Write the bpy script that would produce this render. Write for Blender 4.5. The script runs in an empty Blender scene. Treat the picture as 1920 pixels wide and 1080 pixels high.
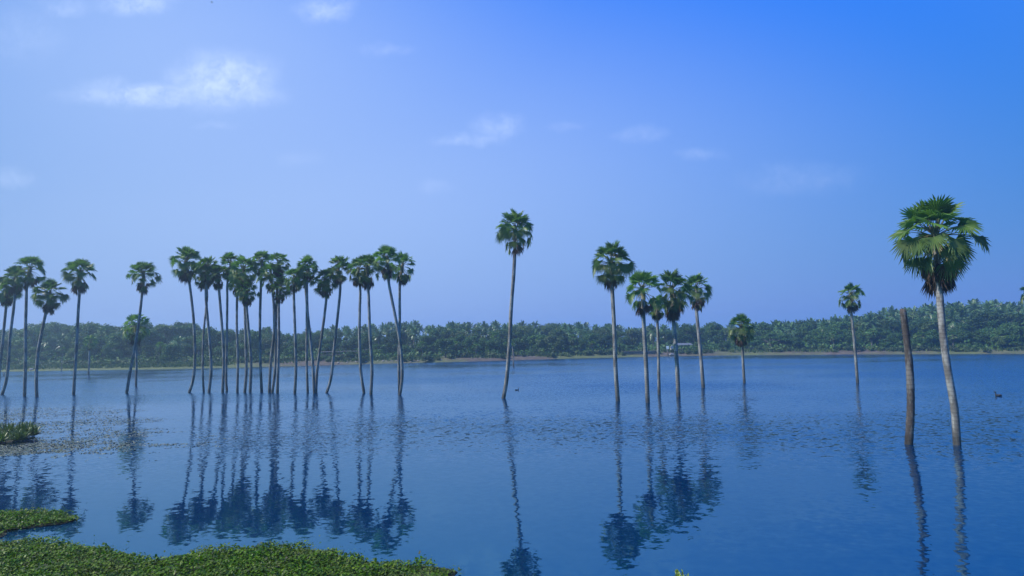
import bpy, math, random
import numpy as np
from mathutils import Matrix, Vector, noise as mnoise

scene = bpy.context.scene
COL = scene.collection
R = math.radians
F, H, HY, CX = 1100.0, 5.0, 640.0, 960.0     # focal length in px of the 1920 frame, eye height, horizon row at the centre, centre column
PITCH, ROLL = math.atan((HY - 540.0) / F), 0.020      # a wide lens tilted slightly up and turned a degree: the horizon climbs to the right
CP, SP = math.cos(PITCH), math.sin(PITCH)
CR, SR = math.cos(ROLL), math.sin(ROLL)


def uv(px, py):
    """direction of a photo point: sideways and upward metres per metre of depth"""
    dx, dy = (np.asarray(px, float) - CX) / F, (540.0 - np.asarray(py, float)) / F
    dx, dy = dx * CR + dy * SR, dy * CR - dx * SR
    den = CP - dy * SP
    return dx / den, (SP + dy * CP) / den


def ux(px):
    """sideways metres per metre of depth for a column near the far shore"""
    return uv(px, 660.0)[0]

# ------------------------------------------------------------------ camera
cam_d = bpy.data.cameras.new("camera")
cam = bpy.data.objects.new("camera", cam_d)
COL.objects.link(cam)
cam.location = (0, 0, H)
cam.rotation_euler = (Matrix.Rotation(math.pi / 2 + PITCH, 3, 'X') @ Matrix.Rotation(-ROLL, 3, 'Z')).to_euler()
cam_d.sensor_width = 36.0
cam_d.lens = 36.0 * F / 1920.0
cam_d.clip_start = 0.1
cam_d.clip_end = 20000
scene.camera = cam

# ------------------------------------------------------------------ exposure
scene.view_settings.view_transform = 'Standard'
scene.view_settings.look = 'None'
scene.view_settings.exposure = 0.3
scene.view_settings.gamma = 1.0
scene.cycles.use_denoising = True
scene.cycles.max_bounces = 8
scene.cycles.diffuse_bounces = 3
scene.cycles.glossy_bounces = 3
scene.cycles.transmission_bounces = 3
scene.cycles.volume_bounces = 4
scene.cycles.transparent_max_bounces = 8

# ------------------------------------------------------------------ sun and sky
SUN_ROT, SUN_EL = R(-102), R(48)
sun_dir = Vector((math.sin(SUN_ROT) * math.cos(SUN_EL), math.cos(SUN_ROT) * math.cos(SUN_EL), math.sin(SUN_EL)))
sd = bpy.data.lights.new("sun", 'SUN')
sd.energy = 5.0
sd.angle = R(0.5)
sd.color = (1.0, 0.95, 0.86)
so = bpy.data.objects.new("sun", sd)
so.rotation_euler = (-sun_dir).to_track_quat('-Z', 'Y').to_euler()
COL.objects.link(so)

world = bpy.data.worlds.new("World")
scene.world = world
world.use_nodes = True
SKY_STRENGTH = 0.10
SKY_GRADE = ((0.26, 0.95), (1.648, 0.20), (12.9, -0.45))      # gain and power per channel: the cool rendering of the photograph


class NT:
    """small helper for node graphs"""
    def __init__(self, tree):
        self.t = tree
        self.n = tree.nodes
        self.l = tree.links

    def node(self, kind, ins=None, **props):
        nd = self.n.new(kind)
        for k, v in props.items():
            setattr(nd, k, v)
        for k, v in (ins or {}).items():
            s = nd.inputs[k]
            if isinstance(v, bpy.types.NodeSocket):
                self.l.new(v, s)
            else:
                s.default_value = v
        return nd

    def math(self, op, a, b=0.0, c=None, clamp=False):
        nd = self.node('ShaderNodeMath', operation=op, use_clamp=clamp)
        for i, v in enumerate((a, b, c)):
            if v is None:
                continue
            if isinstance(v, bpy.types.NodeSocket):
                self.l.new(v, nd.inputs[i])
            else:
                nd.inputs[i].default_value = v
        return nd.outputs[0]

    def ramp(self, fac, stops, interp='LINEAR'):
        nd = self.node('ShaderNodeValToRGB', {0: fac})
        cr = nd.color_ramp
        cr.interpolation = interp
        while len(cr.elements) < len(stops):
            cr.elements.new(0.5)
        for e, (p, c) in zip(cr.elements, stops):
            e.position = p
            e.color = c if len(c) == 4 else (*c, 1)
        return nd.outputs[0]

    def mix(self, fac, a, b, mode='MIX'):
        nd = self.node('ShaderNodeMix', data_type='RGBA', blend_type=mode)
        for s, v in ((nd.inputs[0], fac), (nd.inputs[6], a), (nd.inputs[7], b)):
            if isinstance(v, bpy.types.NodeSocket):
                self.l.new(v, s)
            elif isinstance(v, (int, float)):
                s.default_value = v
            else:
                s.default_value = v if len(v) == 4 else (*v, 1)
        return nd.outputs[2]


# clouds: centre and half size given as direction tangents (x over y, z over y) of the sky dome
CLOUDS = [  # px, py, half w, half h, amount
    (415, 150, 105, 62, 1.0), (300, 178, 185, 26, 0.80), (470, 178, 75, 30, 0.55), (195, 170, 70, 28, 0.45),
    (255, 8, 80, 26, 0.75), (120, 14, 62, 20, 0.35), (608, 16, 58, 30, 0.62), (722, 94, 60, 14, 0.22),
    (935, 238, 48, 28, 0.50), (880, 262, 75, 13, 0.38), (1200, 252, 52, 17, 0.30), (1310, 288, 45, 14, 0.26),
    (1500, 335, 120, 34, 0.17), (22, 335, 42, 20, 0.30), (815, 352, 42, 14, 0.16), (562, 298, 45, 18, 0.14),
    (1060, 236, 40, 12, 0.15), (405, 236, 40, 9, 0.16), (40, 70, 90, 60, 0.18),
    (-400, 250, 220, 50, 0.6), (2500, 180, 260, 60, 0.4), (1400, -420, 260, 90, 0.5), (300, -500, 300, 80, 0.6)]

VEIL = [(532, 394, 1348, 521, 0.418), (257, -15, 767, 339, 0.266)]     # broad thin milky veil low on the left


def build_world():
    g = NT(world.node_tree)
    bg = g.n['Background']
    sky = g.node('ShaderNodeTexSky', sky_type='NISHITA', sun_disc=False, sun_elevation=SUN_EL, sun_rotation=SUN_ROT,
                 air_density=1.0, dust_density=1.0, ozone_density=4.0)
    dsp = g.node('ShaderNodeSeparateXYZ', {0: g.node('ShaderNodeTexCoord').outputs['Generated']})
    dcl = g.node('ShaderNodeCombineXYZ', {0: dsp.outputs[0], 1: dsp.outputs[1], 2: g.math('MAXIMUM', dsp.outputs[2], 0.035)})
    g.l.new(g.node('ShaderNodeVectorMath', {0: dcl.outputs[0]}, operation='NORMALIZE').outputs[0], sky.inputs['Vector'])
    ch = g.node('ShaderNodeSeparateColor', {0: sky.outputs[0]}).outputs
    rgb = [g.math('MULTIPLY', g.math('POWER', ch[i], SKY_GRADE[i][1]), SKY_GRADE[i][0]) for i in range(3)]
    tint = g.node('ShaderNodeCombineColor', {0: rgb[0], 1: rgb[1], 2: rgb[2]}).outputs[0]
    tc = g.node('ShaderNodeTexCoord').outputs['Generated']
    sep = g.node('ShaderNodeSeparateXYZ', {0: tc})
    y = g.math('MAXIMUM', sep.outputs[1], 0.02)
    u = g.math('DIVIDE', sep.outputs[0], y)
    v = g.math('DIVIDE', sep.outputs[2], y)
    dirv = g.node('ShaderNodeCombineXYZ', {0: u, 1: v, 2: 0.0}).outputs[0]
    wob = g.node('ShaderNodeTexNoise', {'Vector': dirv, 'Scale': 22.0, 'Detail': 4.0, 'Roughness': 0.6})
    off = g.node('ShaderNodeVectorMath', {0: wob.outputs['Color'], 1: (0.5, 0.5, 0.5)}, operation='SUBTRACT').outputs[0]
    off = g.node('ShaderNodeVectorMath', {0: off, 1: (0.05, 0.035, 0)}, operation='MULTIPLY').outputs[0]
    uvw = g.node('ShaderNodeVectorMath', {0: dirv, 1: off}, operation='ADD').outputs[0]
    total = None
    for (px, py, hw, hh, amt) in CLOUDS:
        c = tuple(float(q) for q in uv(px, py)) + (0.0,)
        d = g.node('ShaderNodeVectorMath', {0: uvw, 1: c}, operation='SUBTRACT').outputs[0]
        d = g.node('ShaderNodeVectorMath', {0: d, 1: (F / (hw * 1.35), F / (hh * 1.35), 0)}, operation='MULTIPLY').outputs[0]
        ln = g.node('ShaderNodeVectorMath', {0: d}, operation='LENGTH').outputs['Value']
        m = g.node('ShaderNodeMapRange', {0: ln, 1: 1.0, 2: 0.1, 3: 0.0, 4: amt}, interpolation_type='SMOOTHSTEP').outputs[0]
        total = m if total is None else g.math('MAXIMUM', total, m)
    fine = g.node('ShaderNodeTexNoise', {'Vector': uvw, 'Scale': 30.0, 'Detail': 8.0, 'Roughness': 0.64})
    tex = g.node('ShaderNodeMapRange', {0: fine.outputs[0], 1: 0.35, 2: 0.62, 3: 0.28, 4: 1.12}).outputs[0]
    dens = g.math('MULTIPLY', total, tex, clamp=True)
    front = g.math('GREATER_THAN', sep.outputs[1], 0.03)
    dens = g.math('MULTIPLY', dens, front)
    dens = g.math('MULTIPLY', dens, 0.60)
    veil = None
    for (px, py, hw, hh, amt) in VEIL:
        d = g.node('ShaderNodeVectorMath', {0: dirv, 1: tuple(float(q) for q in uv(px, py)) + (0.0,)}, operation='SUBTRACT').outputs[0]
        d = g.node('ShaderNodeVectorMath', {0: d, 1: (F / hw, F / hh, 0)}, operation='MULTIPLY').outputs[0]
        ln = g.node('ShaderNodeVectorMath', {0: d}, operation='LENGTH').outputs['Value']
        m = g.node('ShaderNodeMapRange', {0: ln, 1: 1.2, 2: 0.0, 3: 0.0, 4: amt}, interpolation_type='SMOOTHSTEP').outputs[0]
        veil = m if veil is None else g.math('ADD', veil, m)
    veil = g.math('MULTIPLY', veil, front)
    tint = g.mix(veil, tint, (6.14, 7.45, 9.68, 1))
    out = g.mix(dens, tint, (6.6, 7.9, 10.6, 1))
    g.l.new(out, bg.inputs[0])
    bg.inputs[1].default_value = SKY_STRENGTH


build_world()


# ------------------------------------------------------------------ helpers
def px2w(px, py, D):
    u, v = uv(px, py)
    return Vector((float(u) * D, D, H + float(v) * D))


def water_D(px, py):
    return -H / float(uv(px, py)[1])


class MB:
    """collects vertices, faces and material indices and links them as ONE mesh object"""
    def __init__(self):
        self.v, self.f, self.m = [], [], []

    def add(self, verts, faces, mi=0):
        o = len(self.v)
        self.v.extend(verts)
        self.f.extend([tuple(i + o for i in f) for f in faces])
        self.m.extend([mi] * len(faces))

    def tube(self, pts, radii, sides=8, mi=0, cap=True):
        pts = [Vector(p) for p in pts]
        vs, fs = [], []
        n = len(pts)
        ref = Vector((0, 1, 0))
        for i, p in enumerate(pts):
            t = (pts[min(i + 1, n - 1)] - pts[max(i - 1, 0)]).normalized()
            a = t.cross(ref)
            if a.length < 1e-3:
                a = t.cross(Vector((1, 0, 0)))
            a.normalize()
            b = t.cross(a)
            for k in range(sides):
                an = 2 * math.pi * k / sides
                vs.append(p + (a * math.cos(an) + b * math.sin(an)) * radii[i])
        for i in range(n - 1):
            for k in range(sides):
                k2 = (k + 1) % sides
                fs.append((i * sides + k, i * sides + k2, (i + 1) * sides + k2, (i + 1) * sides + k))
        if cap:
            fs.append(tuple(range(sides))[::-1])
            fs.append(tuple((n - 1) * sides + k for k in range(sides)))
        self.add(vs, fs, mi)

    def box(self, c, s, mi=0, rz=0.0):
        cx, cy, cz = c
        ca, sa = math.cos(rz), math.sin(rz)
        vs = []
        for dx in (-1, 1):
            for dy in (-1, 1):
                for dz in (-1, 1):
                    x, y = dx * s[0] / 2, dy * s[1] / 2
                    vs.append((cx + x * ca - y * sa, cy + x * sa + y * ca, cz + dz * s[2] / 2))
        self.add(vs, [(0, 1, 3, 2), (4, 6, 7, 5), (0, 4, 5, 1), (2, 3, 7, 6), (0, 2, 6, 4), (1, 5, 7, 3)], mi)

    def mesh(self, name, mats, smooth=False):
        me = bpy.data.meshes.new(name)
        me.from_pydata([tuple(p) for p in self.v], [], self.f)
        for m in mats:
            me.materials.append(m)
        me.polygons.foreach_set('material_index', self.m)
        if smooth:
            me.polygons.foreach_set('use_smooth', [True] * len(self.f))
        me.update()
        return me

    def build(self, name, mats, parent=None, smooth=False):
        o = bpy.data.objects.new(name, self.mesh(name, mats, smooth))
        COL.objects.link(o)
        if parent:
            o.parent = parent
        return o


def tag(o, label=None, cat=None, group=None, kind=None):
    for k, v in (('label', label), ('category', cat), ('group', group), ('kind', kind)):
        if v:
            o[k] = v
    return o


def empty(name, loc):
    o = bpy.data.objects.new(name, None)
    o.location = loc
    o.empty_display_size = 0.2
    COL.objects.link(o)
    return o


def quads_mesh(name, V, mats, mi=None, nper=4):
    """V: (n, nper, 3) numpy polygons"""
    n = V.shape[0]
    me = bpy.data.meshes.new(name)
    me.vertices.add(n * nper)
    me.vertices.foreach_set('co', V.reshape(-1).astype(np.float32))
    me.loops.add(n * nper)
    me.loops.foreach_set('vertex_index', np.arange(n * nper, dtype=np.int32))
    me.polygons.add(n)
    me.polygons.foreach_set('loop_start', np.arange(0, n * nper, nper, dtype=np.int32))
    for m in mats:
        me.materials.append(m)
    if mi is not None:
        me.polygons.foreach_set('material_index', np.asarray(mi, dtype=np.int32))
    me.update(calc_edges=True)
    me.validate()
    return me


def spline(pts, n):
    """Catmull-Rom through pts"""
    pts = [Vector(p) for p in pts]
    P = [pts[0] * 2 - pts[1]] + pts + [pts[-1] * 2 - pts[-2]]
    out = []
    segs = len(pts) - 1
    for i in range(n):
        t = i / (n - 1) * segs
        k = min(int(t), segs - 1)
        f = t - k
        a, b, c, d = P[k:k + 4]
        out.append(0.5 * ((2 * b) + (c - a) * f + (2 * a - 5 * b + 4 * c - d) * f * f + (3 * b - a - 3 * c + d) * f ** 3))
    return out


# ------------------------------------------------------------------ materials
def leaf_mat(name, cols, rough=0.45, trans=0.25, spec=0.4, objvar=0.25, patchy=0.0):
    m = bpy.data.materials.new(name)
    m.use_nodes = True
    g = NT(m.node_tree)
    bsdf = g.n['Principled BSDF']
    out = g.n['Material Output']
    geo = g.node('ShaderNodeNewGeometry')
    col = g.ramp(geo.outputs['Random Per Island'], [(i / max(1, len(cols) - 1), c) for i, c in enumerate(cols)])
    oi = g.node('ShaderNodeObjectInfo')
    val = g.node('ShaderNodeMapRange', {0: oi.outputs['Random'], 1: 0.0, 2: 1.0, 3: 1 - objvar, 4: 1 + objvar}).outputs[0]
    hsv = g.node('ShaderNodeHueSaturation', {'Color': col, 'Value': val})
    c = hsv.outputs[0]
    if patchy:
        tc = g.node('ShaderNodeTexCoord').outputs['Object']
        nz = g.node('ShaderNodeTexNoise', {'Vector': tc, 'Scale': patchy, 'Detail': 5.0, 'Roughness': 0.7})
        hs = g.node('ShaderNodeHueSaturation', {'Color': c, 'Hue': g.node('ShaderNodeMapRange', {0: nz.outputs[0], 1: 0.3, 2: 0.7, 3: 0.485, 4: 0.53}).outputs[0],
                                                'Saturation': g.node('ShaderNodeMapRange', {0: nz.outputs[0], 1: 0.35, 2: 0.65, 3: 0.95, 4: 1.2}).outputs[0]})
        sepn = g.node('ShaderNodeSeparateColor', {0: nz.outputs['Color']})
        dull = g.node('ShaderNodeMapRange', {0: sepn.outputs[1], 1: 0.56, 2: 0.68, 3: 0.0, 4: 0.40}).outputs[0]
        c = g.mix(dull, hs.outputs[0], (0.075, 0.070, 0.045))
    g.l.new(c, bsdf.inputs['Base Color'])
    bsdf.inputs['Roughness'].default_value = rough
    bsdf.inputs['Specular IOR Level'].default_value = spec
    if trans > 0:
        tr = g.node('ShaderNodeBsdfTranslucent', {'Color': g.mix(1.0, c, (1.05, 1.2, 0.55), 'MULTIPLY')})
        mx = g.node('ShaderNodeMixShader', {0: trans, 1: bsdf.outputs[0], 2: tr.outputs[0]})
        g.l.new(mx.outputs[0], out.inputs[0])
    return m


def plain(name, col, rough=0.8, var=0.2, scale=3.0, bump=0.0, bscale=30.0):
    m = bpy.data.materials.new(name)
    m.use_nodes = True
    g = NT(m.node_tree)
    b = g.n['Principled BSDF']
    tc = g.node('ShaderNodeTexCoord').outputs['Object']
    nz = g.node('ShaderNodeTexNoise', {'Vector': tc, 'Scale': scale, 'Detail': 5.0})
    lo = tuple(c * (1 - var) for c in col)
    hi = tuple(min(1, c * (1 + var)) for c in col)
    g.l.new(g.ramp(nz.outputs[0], [(0.3, lo), (0.7, hi)]), b.inputs['Base Color'])
    b.inputs['Roughness'].default_value = rough
    if bump:
        n2 = g.node('ShaderNodeTexNoise', {'Vector': tc, 'Scale': bscale, 'Detail': 4.0})
        bp = g.node('ShaderNodeBump', {'Height': n2.outputs[0], 'Strength': bump, 'Distance': 0.05})
        g.l.new(bp.outputs[0], b.inputs['Normal'])
    return m


def bark_mat(name, lo, hi, ring=5.0, patch=(0.42, 0.42, 0.40), patch_amt=0.5):
    """ringed palm bark, pale lichen patches, a wet dark collar at the water line"""
    m = bpy.data.materials.new(name)
    m.use_nodes = True
    g = NT(m.node_tree)
    b = g.n['Principled BSDF']
    tc = g.node('ShaderNodeTexCoord').outputs['Object']
    sep = g.node('ShaderNodeSeparateXYZ', {0: tc})
    wv = g.node('ShaderNodeTexWave', {'Vector': tc, 'Scale': ring, 'Distortion': 1.2, 'Detail': 2.0, 'Detail Scale': 2.0},
                wave_type='BANDS', bands_direction='Z', wave_profile='SAW')
    n1 = g.node('ShaderNodeTexNoise', {'Vector': tc, 'Scale': 4.0, 'Detail': 6.0, 'Roughness': 0.65})
    st = g.node('ShaderNodeMapping', {'Vector': tc, 'Scale': (2.2, 2.2, 0.55)}).outputs[0]
    n2 = g.node('ShaderNodeTexNoise', {'Vector': st, 'Scale': 1.5, 'Detail': 4.0, 'Roughness': 0.6})
    base = g.mix(n1.outputs[0], lo, hi)
    base = g.mix(g.math('MULTIPLY', wv.outputs[0], 0.6), base, lo)
    ringgap = g.node('ShaderNodeMapRange', {0: wv.outputs[0], 1: 0.70, 2: 0.88, 3: 1.0, 4: 0.5}).outputs[0]
    pm = g.node('ShaderNodeMapRange', {0: n2.outputs[0], 1: 0.47, 2: 0.56, 3: 0.0, 4: patch_amt}).outputs[0]
    base = g.mix(g.math('MULTIPLY', pm, ringgap), base, patch)
    wet = g.node('ShaderNodeMapRange', {0: g.math('ADD', sep.outputs[2], g.math('MULTIPLY', n1.outputs[0], 0.3)), 1: 0.95, 2: 0.40, 3: 0.0, 4: 0.8}).outputs[0]
    base = g.mix(wet, base, tuple(c * 0.35 for c in lo))
    g.l.new(base, b.inputs['Base Color'])
    b.inputs['Roughness'].default_value = 0.85
    bp = g.node('ShaderNodeBump', {'Height': wv.outputs[0], 'Strength': 0.6, 'Distance': 0.03})
    bp2 = g.node('ShaderNodeBump', {'Height': n1.outputs[0], 'Strength': 0.5, 'Distance': 0.04, 'Normal': bp.outputs[0]})
    g.l.new(bp2.outputs[0], b.inputs['Normal'])
    return m


M = {}
M['fan'] = leaf_mat('fan_leaf_green', [(0.055, 0.130, 0.028), (0.100, 0.210, 0.036), (0.078, 0.165, 0.032), (0.14, 0.245, 0.048)], 0.42, 0.40, 0.38)
M['fan_old'] = leaf_mat('fan_leaf_old', [(0.070, 0.130, 0.042), (0.130, 0.210, 0.060), (0.100, 0.170, 0.058), (0.19, 0.225, 0.085)], 0.45, 0.34, 0.38)
M['dead'] = leaf_mat('dead_leaf', [(0.045, 0.030, 0.022), (0.11, 0.075, 0.048), (0.07, 0.048, 0.034), (0.17, 0.12, 0.08)], 0.8, 0.1, 0.2)
M['petiole'] = leaf_mat('petiole', [(0.09, 0.11, 0.04), (0.16, 0.15, 0.06), (0.12, 0.09, 0.05)], 0.6, 0.0, 0.3)
M['bark'] = bark_mat('palm_bark', (0.060, 0.054, 0.050), (0.21, 0.195, 0.18), 1.9)
M['bark_pale'] = bark_mat('palm_bark_pale', (0.07, 0.062, 0.06), (0.25, 0.235, 0.22), 1.7, (0.34, 0.33, 0.315), 0.7)
M['bark_dead'] = bark_mat('palm_bark_dead', (0.035, 0.027, 0.025), (0.085, 0.068, 0.062), 1.4, (0.18, 0.165, 0.155), 0.75)
M['coco'] = leaf_mat('coconut_frond', [(0.042, 0.110, 0.034), (0.076, 0.160, 0.048), (0.115, 0.200, 0.068)], 0.35, 0.15, 0.55)
M['coco_bark'] = plain('coconut_bark', (0.16, 0.14, 0.12), 0.9, 0.3, 2.0)
M['broad'] = leaf_mat('broad_leaf', [(0.022, 0.064, 0.016), (0.046, 0.106, 0.024), (0.075, 0.145, 0.032)], 0.55, 0.25, 0.22, 0.35)
M['broad_pale'] = leaf_mat('broad_leaf_light', [(0.045, 0.085, 0.020), (0.075, 0.13, 0.025), (0.11, 0.16, 0.035)], 0.5, 0.25, 0.3, 0.3)  # paler yellow-green leaf colour of some trees and bushes
M['bush'] = leaf_mat('bush_leaf', [(0.030, 0.060, 0.016), (0.055, 0.095, 0.022), (0.090, 0.125, 0.035)], 0.55, 0.2, 0.3, 0.4)
M['twig'] = plain('tree_bark', (0.10, 0.085, 0.07), 0.9, 0.3, 2.0)
M['hyacinth'] = leaf_mat('water_plant_leaf', [(0.012, 0.030, 0.004), (0.060, 0.130, 0.008), (0.100, 0.185, 0.012), (0.030, 0.065, 0.008), (0.16, 0.24, 0.03), (0.070, 0.075, 0.050)], 0.45, 0.28, 0.22, 0.0, 0.9)
M['tuft'] = leaf_mat('strap_leaf', [(0.030, 0.065, 0.014), (0.065, 0.115, 0.022), (0.10, 0.15, 0.03), (0.05, 0.08, 0.03)], 0.4, 0.25, 0.45, 0.25)
M['yellow'] = leaf_mat('young_leaf', [(0.18, 0.30, 0.02), (0.30, 0.40, 0.03), (0.24, 0.36, 0.05)], 0.4, 0.3, 0.4, 0.0)
M['weed'] = leaf_mat('floating_weed_leaf', [(0.070, 0.085, 0.050), (0.11, 0.125, 0.085), (0.080, 0.115, 0.05), (0.19, 0.20, 0.17)], 0.5, 0.0, 0.5, 0.0)
M['mud'] = plain('wet_mud', (0.035, 0.030, 0.022), 0.6, 0.4, 3.0, 0.6, 12.0)
M['root'] = plain('root_mat', (0.018, 0.022, 0.010), 0.9, 0.5, 8.0)
M['rock'] = plain('pale_rock', (0.27, 0.25, 0.22), 0.9, 0.25, 2.0, 0.5, 6.0)
M['stone'] = plain('stone_wall', (0.15, 0.14, 0.125), 0.9, 0.3, 1.5, 0.5, 5.0)
M['white'] = plain('whitewash', (0.75, 0.75, 0.73), 0.8, 0.06, 1.5)
M['sheet'] = plain('roof_sheet', (0.11, 0.12, 0.125), 0.5, 0.12, 1.0)
M['wood'] = plain('weathered_wood', (0.14, 0.11, 0.085), 0.9, 0.3, 3.0)
M['plume'] = plain('dark_feather', (0.030, 0.026, 0.024), 0.6, 0.3, 12.0)
M['plume_pale'] = plain('pale_feather', (0.32, 0.26, 0.20), 0.7, 0.3, 12.0)

# ------------------------------------------------------------------ shoreline and terrain
SHORE = np.array([(-1300, 740), (-700, 712), (-300, 702), (0, 697), (110, 695), (330, 692), (480, 688), (600, 685), (720, 682), (880, 678),
                  (960, 675.5), (1080, 672), (1180, 669.5), (1300, 667.3), (1440, 665.5), (1600, 664.6), (1760, 664), (1920, 663.3), (2200, 662.5), (2800, 664), (3300, 672)], float)
TOPS = np.array([(-400, 625), (0, 630), (50, 619), (110, 613), (180, 615), (250, 619), (300, 617), (345, 614), (390, 620), (425, 626), (480, 630), (540, 624), (580, 614), (640, 610),
                 (680, 608), (720, 606), (765, 602), (800, 604), (860, 605), (905, 602), (960, 606), (1000, 604), (1040, 605), (1080, 606), (1130, 609), (1160, 611), (1200, 615),
                 (1230, 614), (1300, 610), (1370, 609), (1416, 607), (1478, 600), (1520, 600), (1591, 593), (1633, 588), (1675, 577), (1723, 573), (1796, 565), (1866, 562), (1914, 566), (2100, 560), (2600, 580)], float)


def shore_D(px):
    return -H / uv(px, np.interp(px, SHORE[:, 0], SHORE[:, 1]))[1]


def scale_k(px):
    return np.clip(shore_D(px) / 220.0, 0.5, 1.1)


def tree_h(px):
    return np.interp(px, [0, 450, 620, 1000, 1400, 1900], [9.0, 7.6, 8.2, 9.0, 10.0, 11.0])


BACK = 125.0


def hill_z(px):
    Db = shore_D(px) + BACK * scale_k(px)
    T = np.interp(px, TOPS[:, 0], TOPS[:, 1])
    T = (T + np.interp(px - 25, TOPS[:, 0], TOPS[:, 1]) + np.interp(px + 25, TOPS[:, 0], TOPS[:, 1])) / 3
    return np.maximum(0.5, H + uv(px, T)[1] * Db - tree_h(px) * np.interp(px, [480, 620], [0.98, 0.95]))


def ground_z(px, y):
    """height of the ground at image column px, planar distance y (far side of the lake)"""
    k = scale_k(px)
    s = (y - shore_D(px)) / k
    bank = np.interp(s, [-30, -4, 0, 2, 8, 30, 60], [-1.6, -0.5, 0.0, 0.45, 0.9, 1.3, 1.6]) * np.clip(k * 1.5, 0.7, 1.0)
    t = np.clip((s - 14) / (BACK * 0.85 - 14), 0, 1)
    t = t * t * (3 - 2 * t)
    return bank + t * np.maximum(0.0, hill_z(px) - 1.2)


def build_ground():
    pxs = np.concatenate([np.linspace(-1300, -200, 12)[:-1], np.linspace(-200, 2120, 233), np.linspace(2120, 3300, 12)[1:]])
    near = [(-400, 3.2), (-60, 3.3), (-10, 3.35), (0, 3.35), (2.5, 3.15), (4, 2.6), (6, 1.62), (8, 0.75), (9.5, 0.0), (12, -0.8), (16, -1.5), (20, -1.6)]
    rel = [-12, -5, -2.5, -1, 0, 0.7, 1.5, 2.5, 4, 6, 9, 13, 18, 24, 32, 42, 54, 68, 84, 100, 115, 130, 160, 220, 400, 900]
    cols = []
    for px in pxs:
        u = float(ux(px))
        D, k = float(shore_D(px)), float(scale_k(px))
        c = []
        for (y, z) in near:
            w = 20 + (20 - y) * 3.0
            c.append((u * w, y, z + 0.12 * mnoise.noise(Vector((u * w * .3, y * .3, 0)))))
        for f in (0.25, 0.5, 0.8):
            y = 20 + (D - 14 * k - 20) * f
            c.append((u * y, y, -1.6))
        for s in rel:
            y = D + s * k
            z = float(ground_z(px, y))
            if s > 3:
                z += 0.25 * min(1, s / 30) * mnoise.noise(Vector((u * y * .05, y * .05, 3)))
            c.append((u * y, y, z))
        cols.append(c)
    b = MB()
    n = len(cols[0])
    vs = [p for c in cols for p in c]
    fs = []
    for j in range(len(cols) - 1):
        for i in range(n - 1):
            a = j * n + i
            fs.append((a, a + n, a + n + 1, a + 1))
    b.add(vs, fs)
    m = bpy.data.materials.new('soil_and_grass')
    m.use_nodes = True
    g = NT(m.node_tree)
    bs = g.n['Principled BSDF']
    tc = g.node('ShaderNodeTexCoord').outputs['Object']
    n1 = g.node('ShaderNodeTexNoise', {'Vector': tc, 'Scale': 0.035, 'Detail': 6.0, 'Roughness': 0.6})
    n2 = g.node('ShaderNodeTexNoise', {'Vector': tc, 'Scale': 0.6, 'Detail': 6.0, 'Roughness': 0.7})
    soil = g.ramp(n2.outputs[0], [(0.3, (0.048, 0.038, 0.028)), (0.55, (0.085, 0.067, 0.05)), (0.75, (0.155, 0.128, 0.098))])
    grass = g.ramp(n2.outputs[0], [(0.3, (0.045, 0.065, 0.020)), (0.7, (0.11, 0.13, 0.04))])
    sep = g.node('ShaderNodeSeparateXYZ', {0: tc})
    left = g.node('ShaderNodeMapRange', {0: sep.outputs[0], 1: -90.0, 2: -55.0, 3: 0.22, 4: 0.0}).outputs[0]
    gm = g.node('ShaderNodeMapRange', {0: g.math('ADD', n1.outputs[0], left), 1: 0.43, 2: 0.56, 3: 0.0, 4: 1.0}).outputs[0]
    base = g.mix(gm, soil, grass)
    litter = g.ramp(n2.outputs[0], [(0.3, (0.03, 0.035, 0.016)), (0.7, (0.075, 0.07, 0.035))])
    hm = g.node('ShaderNodeMapRange', {0: sep.outputs[2], 1: 1.3, 2: 2.2, 3: 0.0, 4: 1.0}).outputs[0]
    base = g.mix(hm, base, litter)
    g.l.new(base, bs.inputs['Base Color'])
    bs.inputs['Roughness'].default_value = 0.95
    bp = g.node('ShaderNodeBump', {'Height': n2.outputs[0], 'Strength': 0.6, 'Distance': 0.3})
    g.l.new(bp.outputs[0], bs.inputs['Normal'])
    o = b.build('ground', [m], smooth=True)
    tag(o, 'reddish soil bank with grass behind the lake and under the wood', 'ground', kind='structure')


build_ground()


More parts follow.
